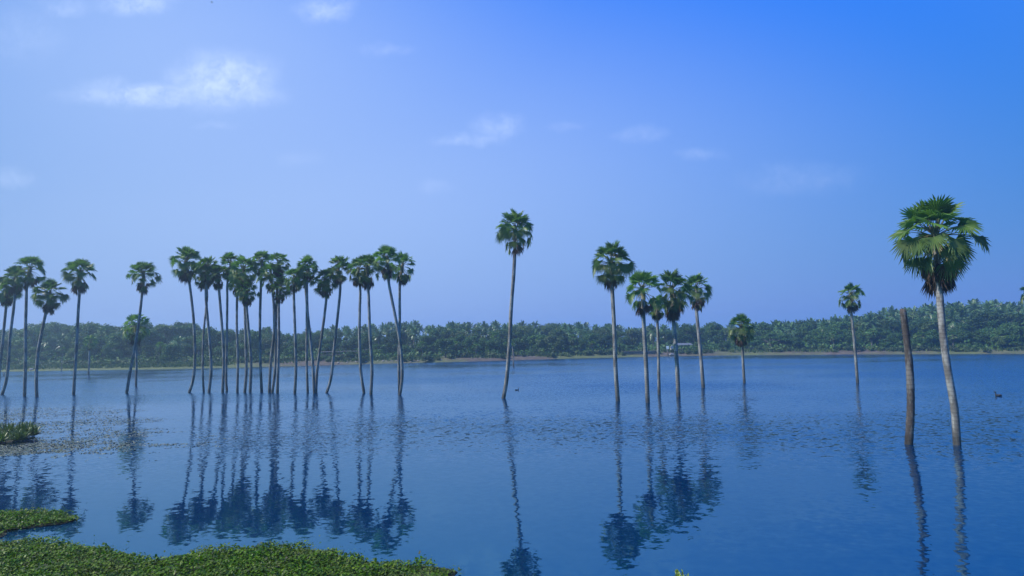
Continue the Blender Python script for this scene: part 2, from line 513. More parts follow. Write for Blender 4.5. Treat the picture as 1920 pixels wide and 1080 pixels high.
# ------------------------------------------------------------------ water
def build_water():
    b = MB()
    b.add([(-1600, 6, 0), (1600, 6, 0), (1600, 1100, 0), (-1600, 1100, 0)], [(0, 1, 2, 3)])
    m = bpy.data.materials.new('lake_water')
    m.use_nodes = True
    g = NT(m.node_tree)
    bs = g.n['Principled BSDF']
    bs.inputs['Base Color'].default_value = (0.0002, 0.017, 0.064, 1)
    bs.inputs['Roughness'].default_value = 0.03
    bs.inputs['IOR'].default_value = 1.333
    bs.inputs['IOR'].default_value = 2.6
    bs.inputs['Specular Tint'].default_value = (0.15, 0.92, 1.0, 1)
    tc = g.node('ShaderNodeTexCoord').outputs['Object']
    sep = g.node('ShaderNodeSeparateXYZ', {0: tc})

    def slope(scale, det, stretch, amp, seed):
        mp = g.node('ShaderNodeMapping', {'Vector': tc, 'Scale': stretch, 'Location': (seed, seed * 1.7, 0), 'Rotation': (0, 0, 0.25)}).outputs[0]
        nz = g.node('ShaderNodeTexNoise', {'Vector': mp, 'Scale': scale, 'Detail': det, 'Roughness': 0.55})
        d = g.node('ShaderNodeVectorMath', {0: nz.outputs['Color'], 1: (0.5, 0.5, 0.5)}, operation='SUBTRACT').outputs[0]
        return g.node('ShaderNodeVectorMath', {0: d, 1: (amp * 1.05, amp * 1.4, 0)}, operation='MULTIPLY').outputs[0]

    big = g.node('ShaderNodeTexNoise', {'Vector': g.node('ShaderNodeMapping', {'Vector': tc, 'Scale': (0.5, 1.0, 1.0)}).outputs[0], 'Scale': 0.045, 'Detail': 3.0, 'Roughness': 0.5})
    patch = g.node('ShaderNodeMapRange', {0: big.outputs[0], 1: 0.40, 2: 0.60, 3: 0.38, 4: 1.3}).outputs[0]
    # breeze: calm in the sheltered near and left water, rippled farther out
    far = g.node('ShaderNodeMapRange', {0: sep.outputs[1], 1: 19.2, 2: 36.0, 3: 0.28, 4: 2.6}, interpolation_type='SMOOTHSTEP').outputs[0]
    ua = g.math('DIVIDE', sep.outputs[0], g.math('MAXIMUM', sep.outputs[1], 1.0))
    left = g.node('ShaderNodeMapRange', {0: ua, 1: -0.60, 2: -0.44, 3: 0.30, 4: 1.0}, interpolation_type='SMOOTHSTEP').outputs[0]
    nearmask = g.node('ShaderNodeMapRange', {0: sep.outputs[1], 1: 25.5, 2: 30.0, 3: 1.0, 4: 0.0}).outputs[0]
    left = g.math('MAXIMUM', left, nearmask)
    left = g.math('MAXIMUM', left, g.node('ShaderNodeMapRange', {0: sep.outputs[1], 1: 48.0, 2: 62.0, 3: 0.0, 4: 1.0}).outputs[0])
    right = g.node('ShaderNodeMapRange', {0: ua, 1: 0.22, 2: 0.67, 3: 1.0, 4: 1.9}, interpolation_type='SMOOTHSTEP').outputs[0]
    right = g.math('MINIMUM', right, g.node('ShaderNodeMapRange', {0: sep.outputs[1], 1: 24.0, 2: 36.0, 3: 1.9, 4: 1.0}).outputs[0])
    amp = g.math('MULTIPLY', g.math('MULTIPLY', g.math('MULTIPLY', patch, far), left), right)
    s1 = slope(5.2, 2.0, (0.75, 1.0, 1.0), 0.19, 3.1)
    s2 = slope(1.3, 2.0, (0.6, 1.0, 1.0), 0.05, 9.7)
    s = g.node('ShaderNodeVectorMath', {0: s1, 1: s2}, operation='ADD').outputs[0]
    s = g.node('ShaderNodeVectorMath', {0: s, 3: amp}, operation='SCALE').outputs[0]
    # seen this flat, only the wave faces turned towards the near bank show: farther out the fronts are steep, the backs long and low
    sv = g.node('ShaderNodeSeparateXYZ', {0: s})
    face = g.math('MULTIPLY', g.math('ABSOLUTE', sv.outputs[1]), -2.1)
    fm = g.node('ShaderNodeMapRange', {0: sep.outputs[1], 1: 28.0, 2: 65.0, 3: 0.0, 4: 1.0}, interpolation_type='SMOOTHSTEP').outputs[0]
    sy = g.math('ADD', g.math('MULTIPLY', sv.outputs[1], g.math('SUBTRACT', 1.0, fm)), g.math('MULTIPLY', face, fm))
    nn = g.node('ShaderNodeCombineXYZ', {0: sv.outputs[0], 1: sy, 2: 1.0}).outputs[0]
    nn = g.node('ShaderNodeVectorMath', {0: nn}, operation='NORMALIZE').outputs[0]
    g.l.new(nn, bs.inputs['Normal'])
    o = b.build('water', [m])
    tag(o, 'rippled blue lake water reflecting the palms', 'water', kind='structure')


build_water()


# ------------------------------------------------------------------ palmyra palms
def fan_leaf(b, hub, az, el, pet, Rb, spread, droop, rng, nseg, mi, mp, fold=0.05):
    d = Vector((math.cos(el) * math.cos(az), math.cos(el) * math.sin(az), math.sin(el)))
    P = []
    for i in range(4):
        t = i / 3
        p = hub + d * pet * t
        p.z -= droop * pet * 0.45 * t * t
        P.append(p)
    b.tube(P, [0.03, 0.024, 0.02, 0.016], 4, mp, False)
    t_ = (P[3] - P[2]).normalized()
    # the blade hangs from the end of its stalk: older leaves hang more
    hang = min(1.25, 0.15 + 1.1 * droop) * rng.uniform(0.6, 1.15)
    out_ = Vector((math.cos(az), math.sin(az), 0))
    up_ = Vector((0, 0, 1))
    pitch = max(-1.45, math.asin(max(-1, min(1, t_.z))) - hang)
    t_ = out_ * math.cos(pitch) + up_ * math.sin(pitch)
    s = Vector((-math.sin(az), math.cos(az), 0))
    n = t_.cross(s)
    roll = rng.uniform(-0.8, 0.8)
    yaw = rng.uniform(-0.45, 0.45)
    t_, s = t_ * math.cos(yaw) + s * math.sin(yaw), s * math.cos(yaw) - t_ * math.sin(yaw)
    s, n = s * math.cos(roll) + n * math.sin(roll), n * math.cos(roll) - s * math.sin(roll)
    c = P[3]
    vs, fs = [tuple(c)], []
    da = 2 * spread / nseg
    cup = rng.uniform(0.05, 0.35)
    g = droop * 0.55 + 0.12

    def pt(a, r, lift):
        q = c + (t_ * math.cos(a) + s * math.sin(a)) * (r * Rb) + n * ((lift + cup * r * r * abs(math.sin(a)) * 0.6) * Rb)
        q.z -= g * Rb * (max(0.0, r - 0.25) ** 2)
        return tuple(q)

    for k in range(nseg):
        a = -spread + da * (k + 0.5)
        ln = (0.80 + 0.2 * math.cos(a * 0.6)) * rng.uniform(0.86, 1.06)
        ja = rng.uniform(-0.3, 0.3) * da
        jl = rng.uniform(-0.16, 0.16)
        o = len(vs)
        w5, w8 = da * 0.5, da * 0.30
        vs += [pt(a - w5, 0.52, 0), pt(a, 0.52, fold), pt(a + w5, 0.52, 0),
               pt(a + ja * .5 - w8, 0.78 * ln, -fold * .3 + jl * .4), pt(a + ja * .5, 0.78 * ln, fold * .6 + jl * .4), pt(a + ja * .5 + w8, 0.78 * ln, -fold * .3 + jl * .4),
               pt(a + ja, ln + (0.05 if k % 2 else 0), -0.02 + jl)]
        fs += [(0, o, o + 1), (0, o + 1, o + 2), (o, o + 3, o + 4, o + 1), (o + 1, o + 4, o + 5, o + 2), (o + 3, o + 6, o + 4), (o + 4, o + 6, o + 5)]
    b.add(vs, fs, mi)


def crown_mesh(seed, sc, up=16, mid=15, low=11, gap=0.0):
    """living crown about its growing point"""
    rng = random.Random(seed)
    b = MB()
    ga = 2.399963
    a0 = rng.uniform(0, 6.28)
    i = 0
    for grp, cnt in (('u', up), ('m', mid), ('l', low)):
        for k in range(cnt):
            i += 1
            az = a0 + ga * i + rng.uniform(-0.25, 0.25)
            f = (k + 0.5) / cnt
            if grp == 'u':
                el, dr, pet, rb, sp, mi = R(84 - 52 * f + rng.uniform(-8, 8)), 0.06 + 0.30 * f, 1.05, 0.84, 2.1, 0
                z = 0.12
            elif grp == 'm':
                el, dr, pet, rb, sp, mi = R(34 - 36 * f + rng.uniform(-10, 10)), 0.45 + 0.4 * f, 1.28, 0.78, 1.9, (0 if f < 0.5 else 1)
                z = -0.05
            else:
                el, dr, pet, rb, sp, mi = R(-6 - 45 * f + rng.uniform(-10, 10)), 0.75 + 0.35 * f, 1.10 - 0.45 * f, 0.76 - 0.12 * f, 1.5, 1
                z = -0.25
            pet *= sc * rng.uniform(0.82, 1.12)
            rb *= sc * rng.uniform(0.82, 1.08)
            if grp != 'u' and rng.random() < gap:
                continue
            hub = Vector((math.cos(az) * 0.08, math.sin(az) * 0.08, z * sc + rng.uniform(-.08, .08)))
            fan_leaf(b, hub, az, el, pet, rb, sp, dr, rng, 22, mi, 2)
    # leaf bases packed round the growing point
    b.tube([(0, 0, -0.9 * sc), (0, 0, -0.35 * sc), (0, 0, 0.1 * sc), (0, 0, 0.45 * sc)], [0.17 * sc, 0.22 * sc, 0.18 * sc, 0.04], 8, 2)
    return b.mesh('crown', [M['fan'], M['fan_old'], M['petiole']])


def skirt_mesh(seed, sc, n=16, depth=1.3):
    rng = random.Random(seed + 77)
    b = MB()
    for k in range(n):
        az = 2.399963 * k + rng.uniform(-0.3, 0.3)
        f = k / n
        z = -(0.42 + depth * 0.62 * f) * sc
        el = R(-38 - 42 * f + rng.uniform(-10, 10))
        hub = Vector((math.cos(az) * 0.14, math.sin(az) * 0.14, z))
        fan_leaf(b, hub, az, el, 0.62 * sc * rng.uniform(0.6, 1.1) * (1 - 0.35 * f), 0.66 * sc * rng.uniform(0.75, 1.1), 0.8, 1.1, rng, 14, 0 if rng.random() < .85 else 1, 2, 0.09)
    return b.mesh('dead_leaf_skirt', [M['dead'], M['fan_old'], M['petiole']])


def trunk_mesh(pts, r0, r1, seed, mat, flare=1.25):
    rng = random.Random(seed)
    P = spline(pts, 46)
    rad = []
    for i in range(len(P)):
        t = i / (len(P) - 1)
        r = r0 + (r1 - r0) * t
        r *= 1 + (flare - 1) * max(0, 1 - t * 7) + rng.uniform(-0.035, 0.035)
        rad.append(r)
    b = MB()
    b.tube(P, rad, 10)
    return b.mesh('trunk', [mat], True)


def palm(pts, hub, width, label, group, r=(0.16, 0.13), seed=1, bark='bark', skirt=16, up=16, mid=15, low=11, gap=0.1, D=None, depth=1.3):
    """pts: trunk from the water line up, hub: growing point, both in columns and rows; width: crown width in columns"""
    rng = random.Random(seed)
    if gap == 0.1:
        gap = rng.uniform(0.12, 0.45)
    if skirt == 16:
        skirt = rng.randint(6, 22)
        up, mid, low = rng.randint(12, 19), rng.randint(11, 19), rng.randint(7, 14)
        hub = (hub[0], hub[1] - 0.13 * width)
    if D is None:
        D = water_D(*pts[0])
    base = px2w(pts[0][0], pts[0][1], D)
    ly = rng.uniform(-0.5, 0.5)
    loc = []
    allp = list(pts) + [hub]
    h = px2w(hub[0], hub[1], D).z - base.z
    for (x, y) in allp:
        p = px2w(x, y, D) - base
        p.y += ly * max(0, p.z / h) ** 2
        loc.append(p)
    e = empty('palmyra_palm', base)
    tag(e, label, 'palm tree', group)
    first = loc[0] - (loc[1] - loc[0]).normalized() * 0.9
    tm = trunk_mesh([first] + loc, r[0], r[1], seed, M[bark])
    t = bpy.data.objects.new('trunk', tm)
    t.parent = e
    COL.objects.link(t)
    sc = width * D / F / 2 / 1.70
    c = bpy.data.objects.new('crown', crown_mesh(seed, sc, up, mid, low, gap))
    c.location = loc[-1]
    c.parent = e
    c.rotation_euler = (rng.uniform(-.10, .10), (loc[-1].x - loc[-3].x) / max(.5, loc[-1].z - loc[-3].z) * 0.8 + rng.uniform(-.10, .10), rng.uniform(0, 6.28))
    COL.objects.link(c)
    if skirt:
        s = bpy.data.objects.new('dead_leaf_skirt', skirt_mesh(seed, sc, skirt, depth))
        s.location = loc[-1]
        s.parent = e
        COL.objects.link(s)
    return e


GL = 'palmyra palms standing in the left shallows'
GR = 'palmyra palms of the dense row in the lake'
GC = 'palmyra palms of the clump right of the middle'
PALMS = [
    # left shallows
    dict(pts=[(-4, 739), (-1, 690), (2, 668), (7, 622), (12, 575)], hub=(14, 550), width=44, label='palmyra palm cut by the left edge of the photo, leaning right', group=GL),
    dict(pts=[(4, 740), (11.5, 714), (16, 680), (18.6, 636), (23, 602), (27, 570)], hub=(30, 528), width=46, label='palmyra palm with a strongly bent foot beside the palm at the left edge', group=GL),
    dict(pts=[(46, 743), (48, 680), (49, 622), (51.6, 570), (54, 535)], hub=(61, 513), width=52, label='tallest palmyra palm in the left shallows, above two overlapping crowns', group=GL),
    dict(pts=[(69, 744), (68, 708), (70, 662), (77.5, 613), (84, 575)], hub=(88, 558), width=54, label='short palmyra palm leaning right, lowest crown of the far left group', group=GL),
    dict(pts=[(138, 740), (141.5, 685), (145, 634), (149, 582), (153, 540)], hub=(154, 520), width=56, label='solitary palmyra palm leaning slightly right between the left group and the crossing pair', group=GL),
    dict(pts=[(237.5, 737), (244, 697), (254, 645), (262.5, 588), (267.5, 540)], hub=(269, 521), width=52, label='slanting palmyra palm whose trunk crosses in front of a shorter palm', group=GL),
    dict(pts=[(255, 724), (256, 680), (256, 645)], hub=(257, 618), width=48, label='short upright palmyra palm behind the slanting crossed trunk', group=GL, r=(.15, .13)),
    # dense row, left to right
    dict(pts=[(355, 736), (363, 707), (366, 662), (365, 618), (363, 582), (358, 532)], hub=(353, 499), width=58, label='leftmost palm of the dense row, trunk bowed right, ragged wide crown', group=GR),
    dict(pts=[(382, 735), (380, 692), (380.5, 632), (384, 582), (386, 550)], hub=(379, 520), width=42, label='thin palm of the dense row crossing its neighbour just under the crown', group=GR, r=(.12, .10)),
    dict(pts=[(392, 736), (396, 692), (393.5, 641), (389, 582), (387.6, 548)], hub=(391, 510), width=48, label='palm of the dense row with trunk curving left at the top into the second crown', group=GR),
    dict(pts=[(417.5, 736), (419.6, 677), (417, 618), (413.7, 570), (412, 545)], hub=(411, 521), width=40, label='palm of the dense row with a low narrow crown, fourth trunk from its left end', group=GR),
    dict(pts=[(425.5, 733), (424, 706), (426, 632), (428, 564), (429, 532)], hub=(436, 502), width=44, label='palm of the dense row with a high crown close behind the fourth trunk', group=GR, r=(.14, .12)),
    dict(pts=[(445, 736), (445.7, 677), (443, 606), (442.7, 552)], hub=(443, 535), width=36, label='palm with the smallest low crown half hidden in the dense row', group=GR, r=(.14, .12), up=10, mid=8, low=8),
    dict(pts=[(459, 736), (462, 692), (461, 618), (460.5, 560)], hub=(460, 514), width=54, label='palm with a big round crown of pale leaf stalks in the dense row', group=GR),
    dict(pts=[(469, 736), (471, 677), (467, 612), (465, 574)], hub=(467, 552), width=40, label='palm with a low hanging crown leaning left in the dense row', group=GR),
    dict(pts=[(490.7, 735), (488, 677), (486.5, 606), (487, 540)], hub=(488, 495), width=42, label='straight palm with one of the highest crowns of the dense row, ninth trunk', group=GR),
    dict(pts=[(505, 736), (508, 677), (514.4, 624), (515, 582), (513.5, 553)], hub=(511, 525), width=50, label='palm leaning right under a drooping pale crown, left of the close triplet', group=GR),
    dict(pts=[(510.5, 736), (515, 701), (517, 647), (517, 582)], hub=(521, 498), width=42, label='middle trunk of the close triplet, with the high crown', group=GR),
    dict(pts=[(520, 737), (521.5, 677), (522, 618), (521, 577)], hub=(523, 540), width=38, label='right trunk of the close triplet, with a dangling dead leaf below its crown', group=GR, depth=1.9, skirt=18),
    dict(pts=[(552.7, 738.5), (555, 692), (554, 618), (553, 553)], hub=(555, 528), width=40, label='straight palm with a brown tinged crown standing apart right of the triplet', group=GR),
    dict(pts=[(577, 735.5), (575, 677), (575, 606), (574, 560)], hub=(569, 520), width=36, label='straight rear trunk of the pair sharing one crown right of the triplet', group=GR, r=(.14, .12)),
    dict(pts=[(589.5, 737.6), (586, 677), (580, 618), (576, 579), (575, 530)], hub=(576, 506), width=42, label='palm leaning left into the shared crown, foot touching the next trunk', group=GR),
    dict(pts=[(592.4, 736), (595, 692), (602, 641), (609.6, 588), (613.4, 552)], hub=(611, 533), width=48, label='palm leaning right from the joined feet, with a lopsided leaf clump', group=GR, gap=0.35),
    dict(pts=[(612.5, 737), (621, 706), (627, 647), (633, 588), (637, 536)], hub=(633, 508), width=50, label='palm with a foot swept far left and a full crown, beside the lopsided one', group=GR),
    dict(pts=[(682.7, 737), (677, 700), (674, 647), (674, 588), (674.7, 545)], hub=(671, 512), width=46, label='palm with its foot kicked right, left of the twin full crowns', group=GR),
    dict(pts=[(695.5, 740.6), (697.5, 692), (694, 632), (692.5, 582), (691.6, 552)], hub=(689, 511), width=56, label='palm with a big crown showing yellow leaf stalks, right of the twin crowns', group=GR),
    dict(pts=[(749.6, 740.6), (754, 706), (751.7, 653), (744, 606), (736, 564), (730, 530)], hub=(727, 495), width=52, label='palm at the right end of the row leaning strongly left across its neighbour', group=GR),
    dict(pts=[(749, 733), (748, 677), (750, 606), (751, 532)], hub=(756, 507), width=52, label='straight rightmost palm of the dense row, behind a leaning trunk', group=GR),
    # the lone palm
    dict(pts=[(944, 747), (950, 711), (955, 651), (958.5, 577), (963, 518), (965, 478)], hub=(966, 440), width=74, label='tall lone palmyra palm curving up from the middle of the lake', group='palmyra palms standing alone in the lake', r=(.18, .15), gap=0.2),
    # clump right of the middle
    dict(pts=[(1158.5, 752), (1154, 684), (1152, 611), (1149, 538)], hub=(1148, 502), width=78, label='tallest palm left of the clump, standing a little apart from it', group=GC, r=(.18, .15), gap=0.15),
    dict(pts=[(1214.5, 755), (1211.4, 684), (1207.5, 623), (1206, 594)], hub=(1204, 553), width=72, label='palm of the clump with a sparse two tier crown, nearest foot', group=GC, r=(.18, .15), gap=0.45, bark='bark_pale'),
    dict(pts=[(1236, 739.5), (1235, 684), (1234, 635), (1233, 608)], hub=(1232, 578), width=40, label='thin short palm between two larger crowns in the clump', group=GC, r=(.15, .12)),
    dict(pts=[(1272, 744), (1269.5, 684), (1266, 635), (1263.4, 600)], hub=(1261, 545), width=76, label='palm with the tall bushy crown in the centre of the clump', group=GC, r=(.19, .17), bark='bark_pale', skirt=22, depth=1.7, gap=0.1),
    dict(pts=[(1318.7, 727), (1314, 666), (1309, 611), (1306, 575)], hub=(1306, 549), width=58, label='rightmost palm of the clump, leaning a little left', group=GC, r=(.19, .16), bark='bark_pale'),
    dict(pts=[(1395.7, 718), (1393, 678), (1391, 645)], hub=(1388, 615), width=50, label='short palmyra palm with a brownish lower crown right of the clump', group='palmyra palms standing alone in the lake', r=(.16, .13), skirt=20),
    dict(pts=[(1608, 718), (1602.5, 655), (1595.5, 600), (1593, 584)], hub=(1592, 561), width=46, label='small slender palm with a sparse crown left of the dead trunk', group='palmyra palms standing alone in the lake', r=(.15, .12), bark='bark', gap=0.35, up=13, mid=10, low=8),
    dict(pts=[(1794.6, 834), (1790, 767), (1778.5, 692), (1771.5, 628), (1768, 552)], seed=939, hub=(1766, 440), width=148, label='large near palmyra palm with a huge shaggy crown beside the dead trunk', group='palmyra palms standing alone in the lake', r=(.16, .14), bark='bark_pale', skirt=22, up=20, mid=19, low=14, depth=1.6, gap=0.14),
    # far ones
    dict(pts=[(166, 702), (167, 677), (168, 651)], hub=(169.5, 640), width=24, label='small distant palm rising from the water before the hazy left shore', group='small palms off the far shore', r=(.15, .13), skirt=8),
    dict(pts=[(115, 697), (116, 676), (117, 664)], hub=(117, 656), width=12, label='tiny thin palm at the foot of the hazy left shore', group='small palms off the far shore', r=(.08, .07), skirt=6, up=8, mid=6, low=5),
    dict(pts=[(962.5, 686), (963, 672), (961.5, 655)], hub=(961, 650), width=14, label='thin pale young palm in the water directly behind the lone curved palm', group='small palms off the far shore', r=(.15, .12), bark='bark_pale', skirt=0, up=7, mid=5, low=4),
    dict(pts=[(1938, 720), (1937, 650), (1936, 580)], hub=(1936, 556), width=46, label='palm just beyond the right edge, only leaf tips showing', group='palmyra palms standing alone in the lake', r=(.2, .17)),
]
for i, d in enumerate(PALMS):
    palm(**{'seed': 100 + i * 7, **d})


# the dead trunk
def dead_trunk():
    D = water_D(1704, 833)
    pts = [(1704, 833), (1707.6, 767), (1706, 697), (1700, 637), (1693, 582)]
    base = px2w(1704, 833, D)
    loc = [px2w(x, y, D) - base for x, y in pts]
    first = loc[0] - (loc[1] - loc[0]).normalized() * 0.9
    rng = random.Random(5)
    P = spline([first] + loc, 60)
    rad = [0.18 - 0.045 * i / 59 + rng.uniform(-.008, .008) for i in range(60)]
    rad[-1] *= 0.93
    b = MB()
    b.tube(P, rad, 14)
    o = b.build('dead_palm_trunk', [M['bark_dead']], smooth=True)
    o.location = base
    # jagged broken rim
    me = o.data
    for k in range(14):
        me.vertices[59 * 14 + k].co.z += rng.uniform(-0.06, 0.10)
    tag(o, 'bare dead palm trunk without a crown, standing beside the large near palm', 'dead trunk')


dead_trunk()

b = MB()
D = water_D(7, 705)
b.tube([(0, 0, -0.5), (0.02, 0, 0.3), (0.03, 0, 0.85)], [0.11, 0.1, 0.07], 8)
o = b.build('wooden_stump', [M['bark']], smooth=True)
o.location = px2w(7, 705, D)
tag(o, 'short dark stump poking out of the water near the left edge', 'stump')


# ------------------------------------------------------------------ the wood across the lake
def coconut_mesh(seed):
    rng = random.Random(seed)
    b = MB()
    hgt = 6.6
    bend = rng.uniform(-1.2, 1.2)
    P = [(0, 0, -0.6), (bend * 0.15, 0, 2), (bend * 0.5, 0, 4.3), (bend, 0, hgt)]
    P = spline(P, 9)
    b.tube(P, [0.22, .19, .17, .16, .15, .14, .13, .13, .14], 6, 1)
    top = P[-1]
    nf = 22
    for i in range(nf):
        az = 2.399963 * i + rng.uniform(-.3, .3)
        f = i / (nf - 1)
        el = R(78 - 105 * f + rng.uniform(-10, 10))
        L = rng.uniform(2.9, 3.7)
        d = Vector((math.cos(el) * math.cos(az), math.cos(el) * math.sin(az), math.sin(el)))
        side = Vector((-math.sin(az), math.cos(az), 0))
        pts = []
        n = 9
        for k in range(n):
            t = k / (n - 1)
            p = top + d * (L * t)
            p.z -= (0.45 + 0.55 * f) * L * 0.55 * t * t
            pts.append(p)
        b.tube(pts, [0.05 - 0.04 * k / (n - 1) for k in range(n)], 3, 0, False)
        for k in range(1, 16):
            t = 0.12 + 0.88 * k / 15
            x = t * (n - 1)
            j = min(int(x), n - 2)
            p = pts[j].lerp(pts[j + 1], x - j)
            tn = (pts[j + 1] - pts[j]).normalized()
            ll = 0.95 * math.sin(math.pi * (0.15 + 0.8 * t)) + 0.12
            for sg in (-1, 1):
                tip = p + side * (sg * ll * 0.75) + tn * (ll * 0.45) + Vector((0, 0, -ll * rng.uniform(0.25, 0.6)))
                w = tn * 0.085
                mdl = p.lerp(tip, 0.5) + Vector((0, 0, 0.05))
                b.add([p - w, p + w, mdl + w, tip, mdl - w], [(0, 1, 2, 3, 4)], 0)
    return b.mesh('coconut_palm', [M['coco'], M['coco_bark']])


def leaf_cards(rng, centers, radii, n, size, squash=0.75, shell=0.55):
    """n bent leaf sprays scattered through the outer volume of a set of lobes"""
    C = np.array(centers, float)
    Rr = np.array(radii, float)
    w = Rr ** 2
    idx = rng.choice(len(C), n, p=w / w.sum())
    d = rng.normal(size=(n, 3))
    d /= np.linalg.norm(d, axis=1)[:, None]
    rr = shell + (1 - shell) * rng.random(n) ** 0.6
    rr *= 1 + 0.18 * rng.normal(size=n)
    p = C[idx] + d * (Rr[idx] * rr)[:, None] * np.array([1, 1, squash])
    nrm = d + 0.7 * rng.normal(size=(n, 3)) + np.array([0, 0, 0.5])
    nrm /= np.linalg.norm(nrm, axis=1)[:, None]
    t = np.cross(nrm, rng.normal(size=(n, 3)))
    t /= np.linalg.norm(t, axis=1)[:, None]
    s = np.cross(nrm, t)
    L = size * (0.6 + 0.8 * rng.random(n))[:, None]
    W = L * 0.42
    q = np.stack([p - t * L * .5, p + s * W + nrm * L * 0.08, p + t * L * .55 - nrm * L * 0.1, p - s * W + nrm * L * 0.08], axis=1)
    return q


def broad_mesh(seed, kind='round', mat='broad'):
    """unit tree about 10 m high"""
    rng = np.random.default_rng(seed)
    cs, rs = [], []
    limbs = []
    if kind == 'round':
        for i in range(16):
            a, r, z = rng.uniform(0, 6.28), 2.9 * math.sqrt(rng.random()), rng.uniform(2.6, 8.6)
            r *= math.sin(math.pi * min(0.95, max(0.12, (z - 0.8) / 9.6))) ** 0.6
            cs.append((r * math.cos(a), r * math.sin(a), z))
            rs.append(rng.uniform(1.0, 1.75))
        n, size = 5000, 0.42
    elif kind == 'spread':
        for i in range(22):
            a, r = rng.uniform(0, 6.28), 6.4 * math.sqrt(rng.random())
            z = 8.2 - 0.11 * r * r + rng.uniform(-1.6, 0.3)
            cs.append((r * math.cos(a), r * math.sin(a), max(2.0, z)))
            rs.append(rng.uniform(1.1, 1.9))
        n, size = 6500, 0.40
    elif kind == 'airy':
        for i in range(13):
            a, r = rng.uniform(0, 6.28), 4.2 * math.sqrt(rng.random())
            z = 9.2 - 0.10 * r * r - rng.choice([0, 0, 1.6, 3.2])
            cs.append((r * math.cos(a), r * math.sin(a), z))
            rs.append(rng.uniform(0.7, 1.25))
        n, size = 2200, 0.38
    sq = {'round': 0.85, 'spread': 0.5, 'airy': 0.38}[kind]
    q = leaf_cards(rng, cs, rs, n, size, sq)
    b = MB()
    b.tube([(0, 0, -0.6), (0.1, 0, 1.6), (0.1, 0.1, 3.2), (0, 0.1, 5.5)], [0.34, 0.26, 0.2, 0.1], 7, 1)
    for c in cs[:9]:
        c = Vector(c)
        st = Vector((0.1, 0.05, 1.8 + 0.25 * c.z))
        b.tube([st, st.lerp(c, 0.5) + Vector((0, 0, 0.4)), c], [0.14, 0.09, 0.03], 5, 1, False)
    me1 = b.mesh('trunk', [M[mat], M['twig']])
    # join leaf quads into the same mesh
    nv = len(me1.vertices)
    vs = [v.co[:] for v in me1.vertices] + [tuple(x) for x in q.reshape(-1, 3)]
    fs = [tuple(p.vertices) for p in me1.polygons] + [tuple(range(nv + 4 * i, nv + 4 * i + 4)) for i in range(len(q))]
    mi = [1] * len(me1.polygons) + [0] * len(q)
    bpy.data.meshes.remove(me1)
    me = bpy.data.meshes.new('broadleaf_tree')
    me.from_pydata(vs, [], fs)
    me.materials.append(M[mat])
    me.materials.append(M['twig'])
    me.polygons.foreach_set('material_index', mi)
    me.update()
    return me


def bush_mesh(seed, mat='bush', n=700):
    rng = np.random.default_rng(seed)
    cs = [(rng.uniform(-.9, .9), rng.uniform(-.7, .7), rng.uniform(0.25, 0.9)) for _ in range(9)]
    rs = [rng.uniform(0.35, 0.6) for _ in cs]
    q = leaf_cards(rng, cs, rs, n, 0.26, 0.9, 0.3)
    q[:, :, 2] = np.maximum(q[:, :, 2], -0.15)
    return quads_mesh('bush', q, [M[mat]])


def inst(mesh, name, loc, rz, s, label, cat, group):
    o = bpy.data.objects.new(name, mesh)
    o.location = loc
    o.rotation_euler = (0, 0, rz)
    o.scale = s if isinstance(s, tuple) else (s, s, s)
    COL.objects.link(o)
    tag(o, label, cat, group)
    return o


COCO = [coconut_mesh(10 + i) for i in range(6)]
ROUND = [broad_mesh(40 + i, 'round') for i in range(5)]
SPREAD = [broad_mesh(60 + i, 'spread') for i in range(3)]
AIRY = [broad_mesh(70 + i, 'airy') for i in range(2)]
LIGHT = [broad_mesh(80 + i, 'round', 'broad_pale') for i in range(2)]
BUSH = [bush_mesh(90 + i) for i in range(4)]
BUSHL = [bush_mesh(97 + i, 'broad_pale') for i in range(2)]

rf = random.Random(2024)
L_COCO = ('coconut palm with a dark star shaped crown in the wood across the lake', 'coconut palm', 'coconut palms in the wood across the lake')
L_ROUND = ('dark green broadleaf tree with a rounded crown in the wood across the lake', 'tree', 'rounded broadleaf trees in the wood across the lake')
L_LIGHT = ('paler green leafy tree among the dark trees of the wood across the lake', 'tree', 'paler trees in the wood across the lake')


def place_wood():
    nc = 0
    rows = [(1.0, 19), (0.86, 21), (0.72, 22), (0.57, 24), (0.42, 26), (0.30, 30)]      # fraction of the depth, spacing in columns
    for ri, (fr, sp) in enumerate(rows):
        px = -90 + rf.uniform(0, sp)
        while px < 2030:
            x = px + rf.uniform(-5, 5)
            k = float(scale_k(x))
            D = float(shore_D(x)) + BACK * k * (fr + rf.uniform(-0.06, 0.06))
            z = float(ground_z(x, D))
            hsc = float(tree_h(x)) / 10.0 * rf.uniform(0.84, 1.1)
            loc = (float(ux(x)) * D, D, z - 0.2)
            if x < 500:
                pc = 0.10 if ri < 2 else 0.22
            elif x < 600:
                pc = 0.5
            elif x < 1400:
                pc = 0.97 if ri < 2 else (0.75 if ri == 2 else (0.55 if ri == 3 else 0.25))
            else:
                pc = 1.0 if ri < 3 else (0.8 if ri == 3 else 0.3)
            if rf.random() < pc:
                inst(rf.choice(COCO), 'coconut_palm', loc, rf.uniform(0, 6.28), (hsc * 0.82, hsc * 0.82, hsc * 0.97), *L_COCO)
                nc += 1
            else:
                s = hsc * (rf.uniform(0.75, 1.25) if x < 520 else rf.uniform(0.7, 0.9))
                me = rf.choice(ROUND) if rf.random() < 0.8 else rf.choice(LIGHT)
                lab = L_LIGHT if me in LIGHT else L_ROUND
                inst(me, 'broadleaf_tree', loc, rf.uniform(0, 6.28), (s * rf.uniform(1.05, 1.4), s * 1.2, s), *lab)
            px += sp * (0.92 if x < 500 else 1.0)
    return nc


NC = place_wood()


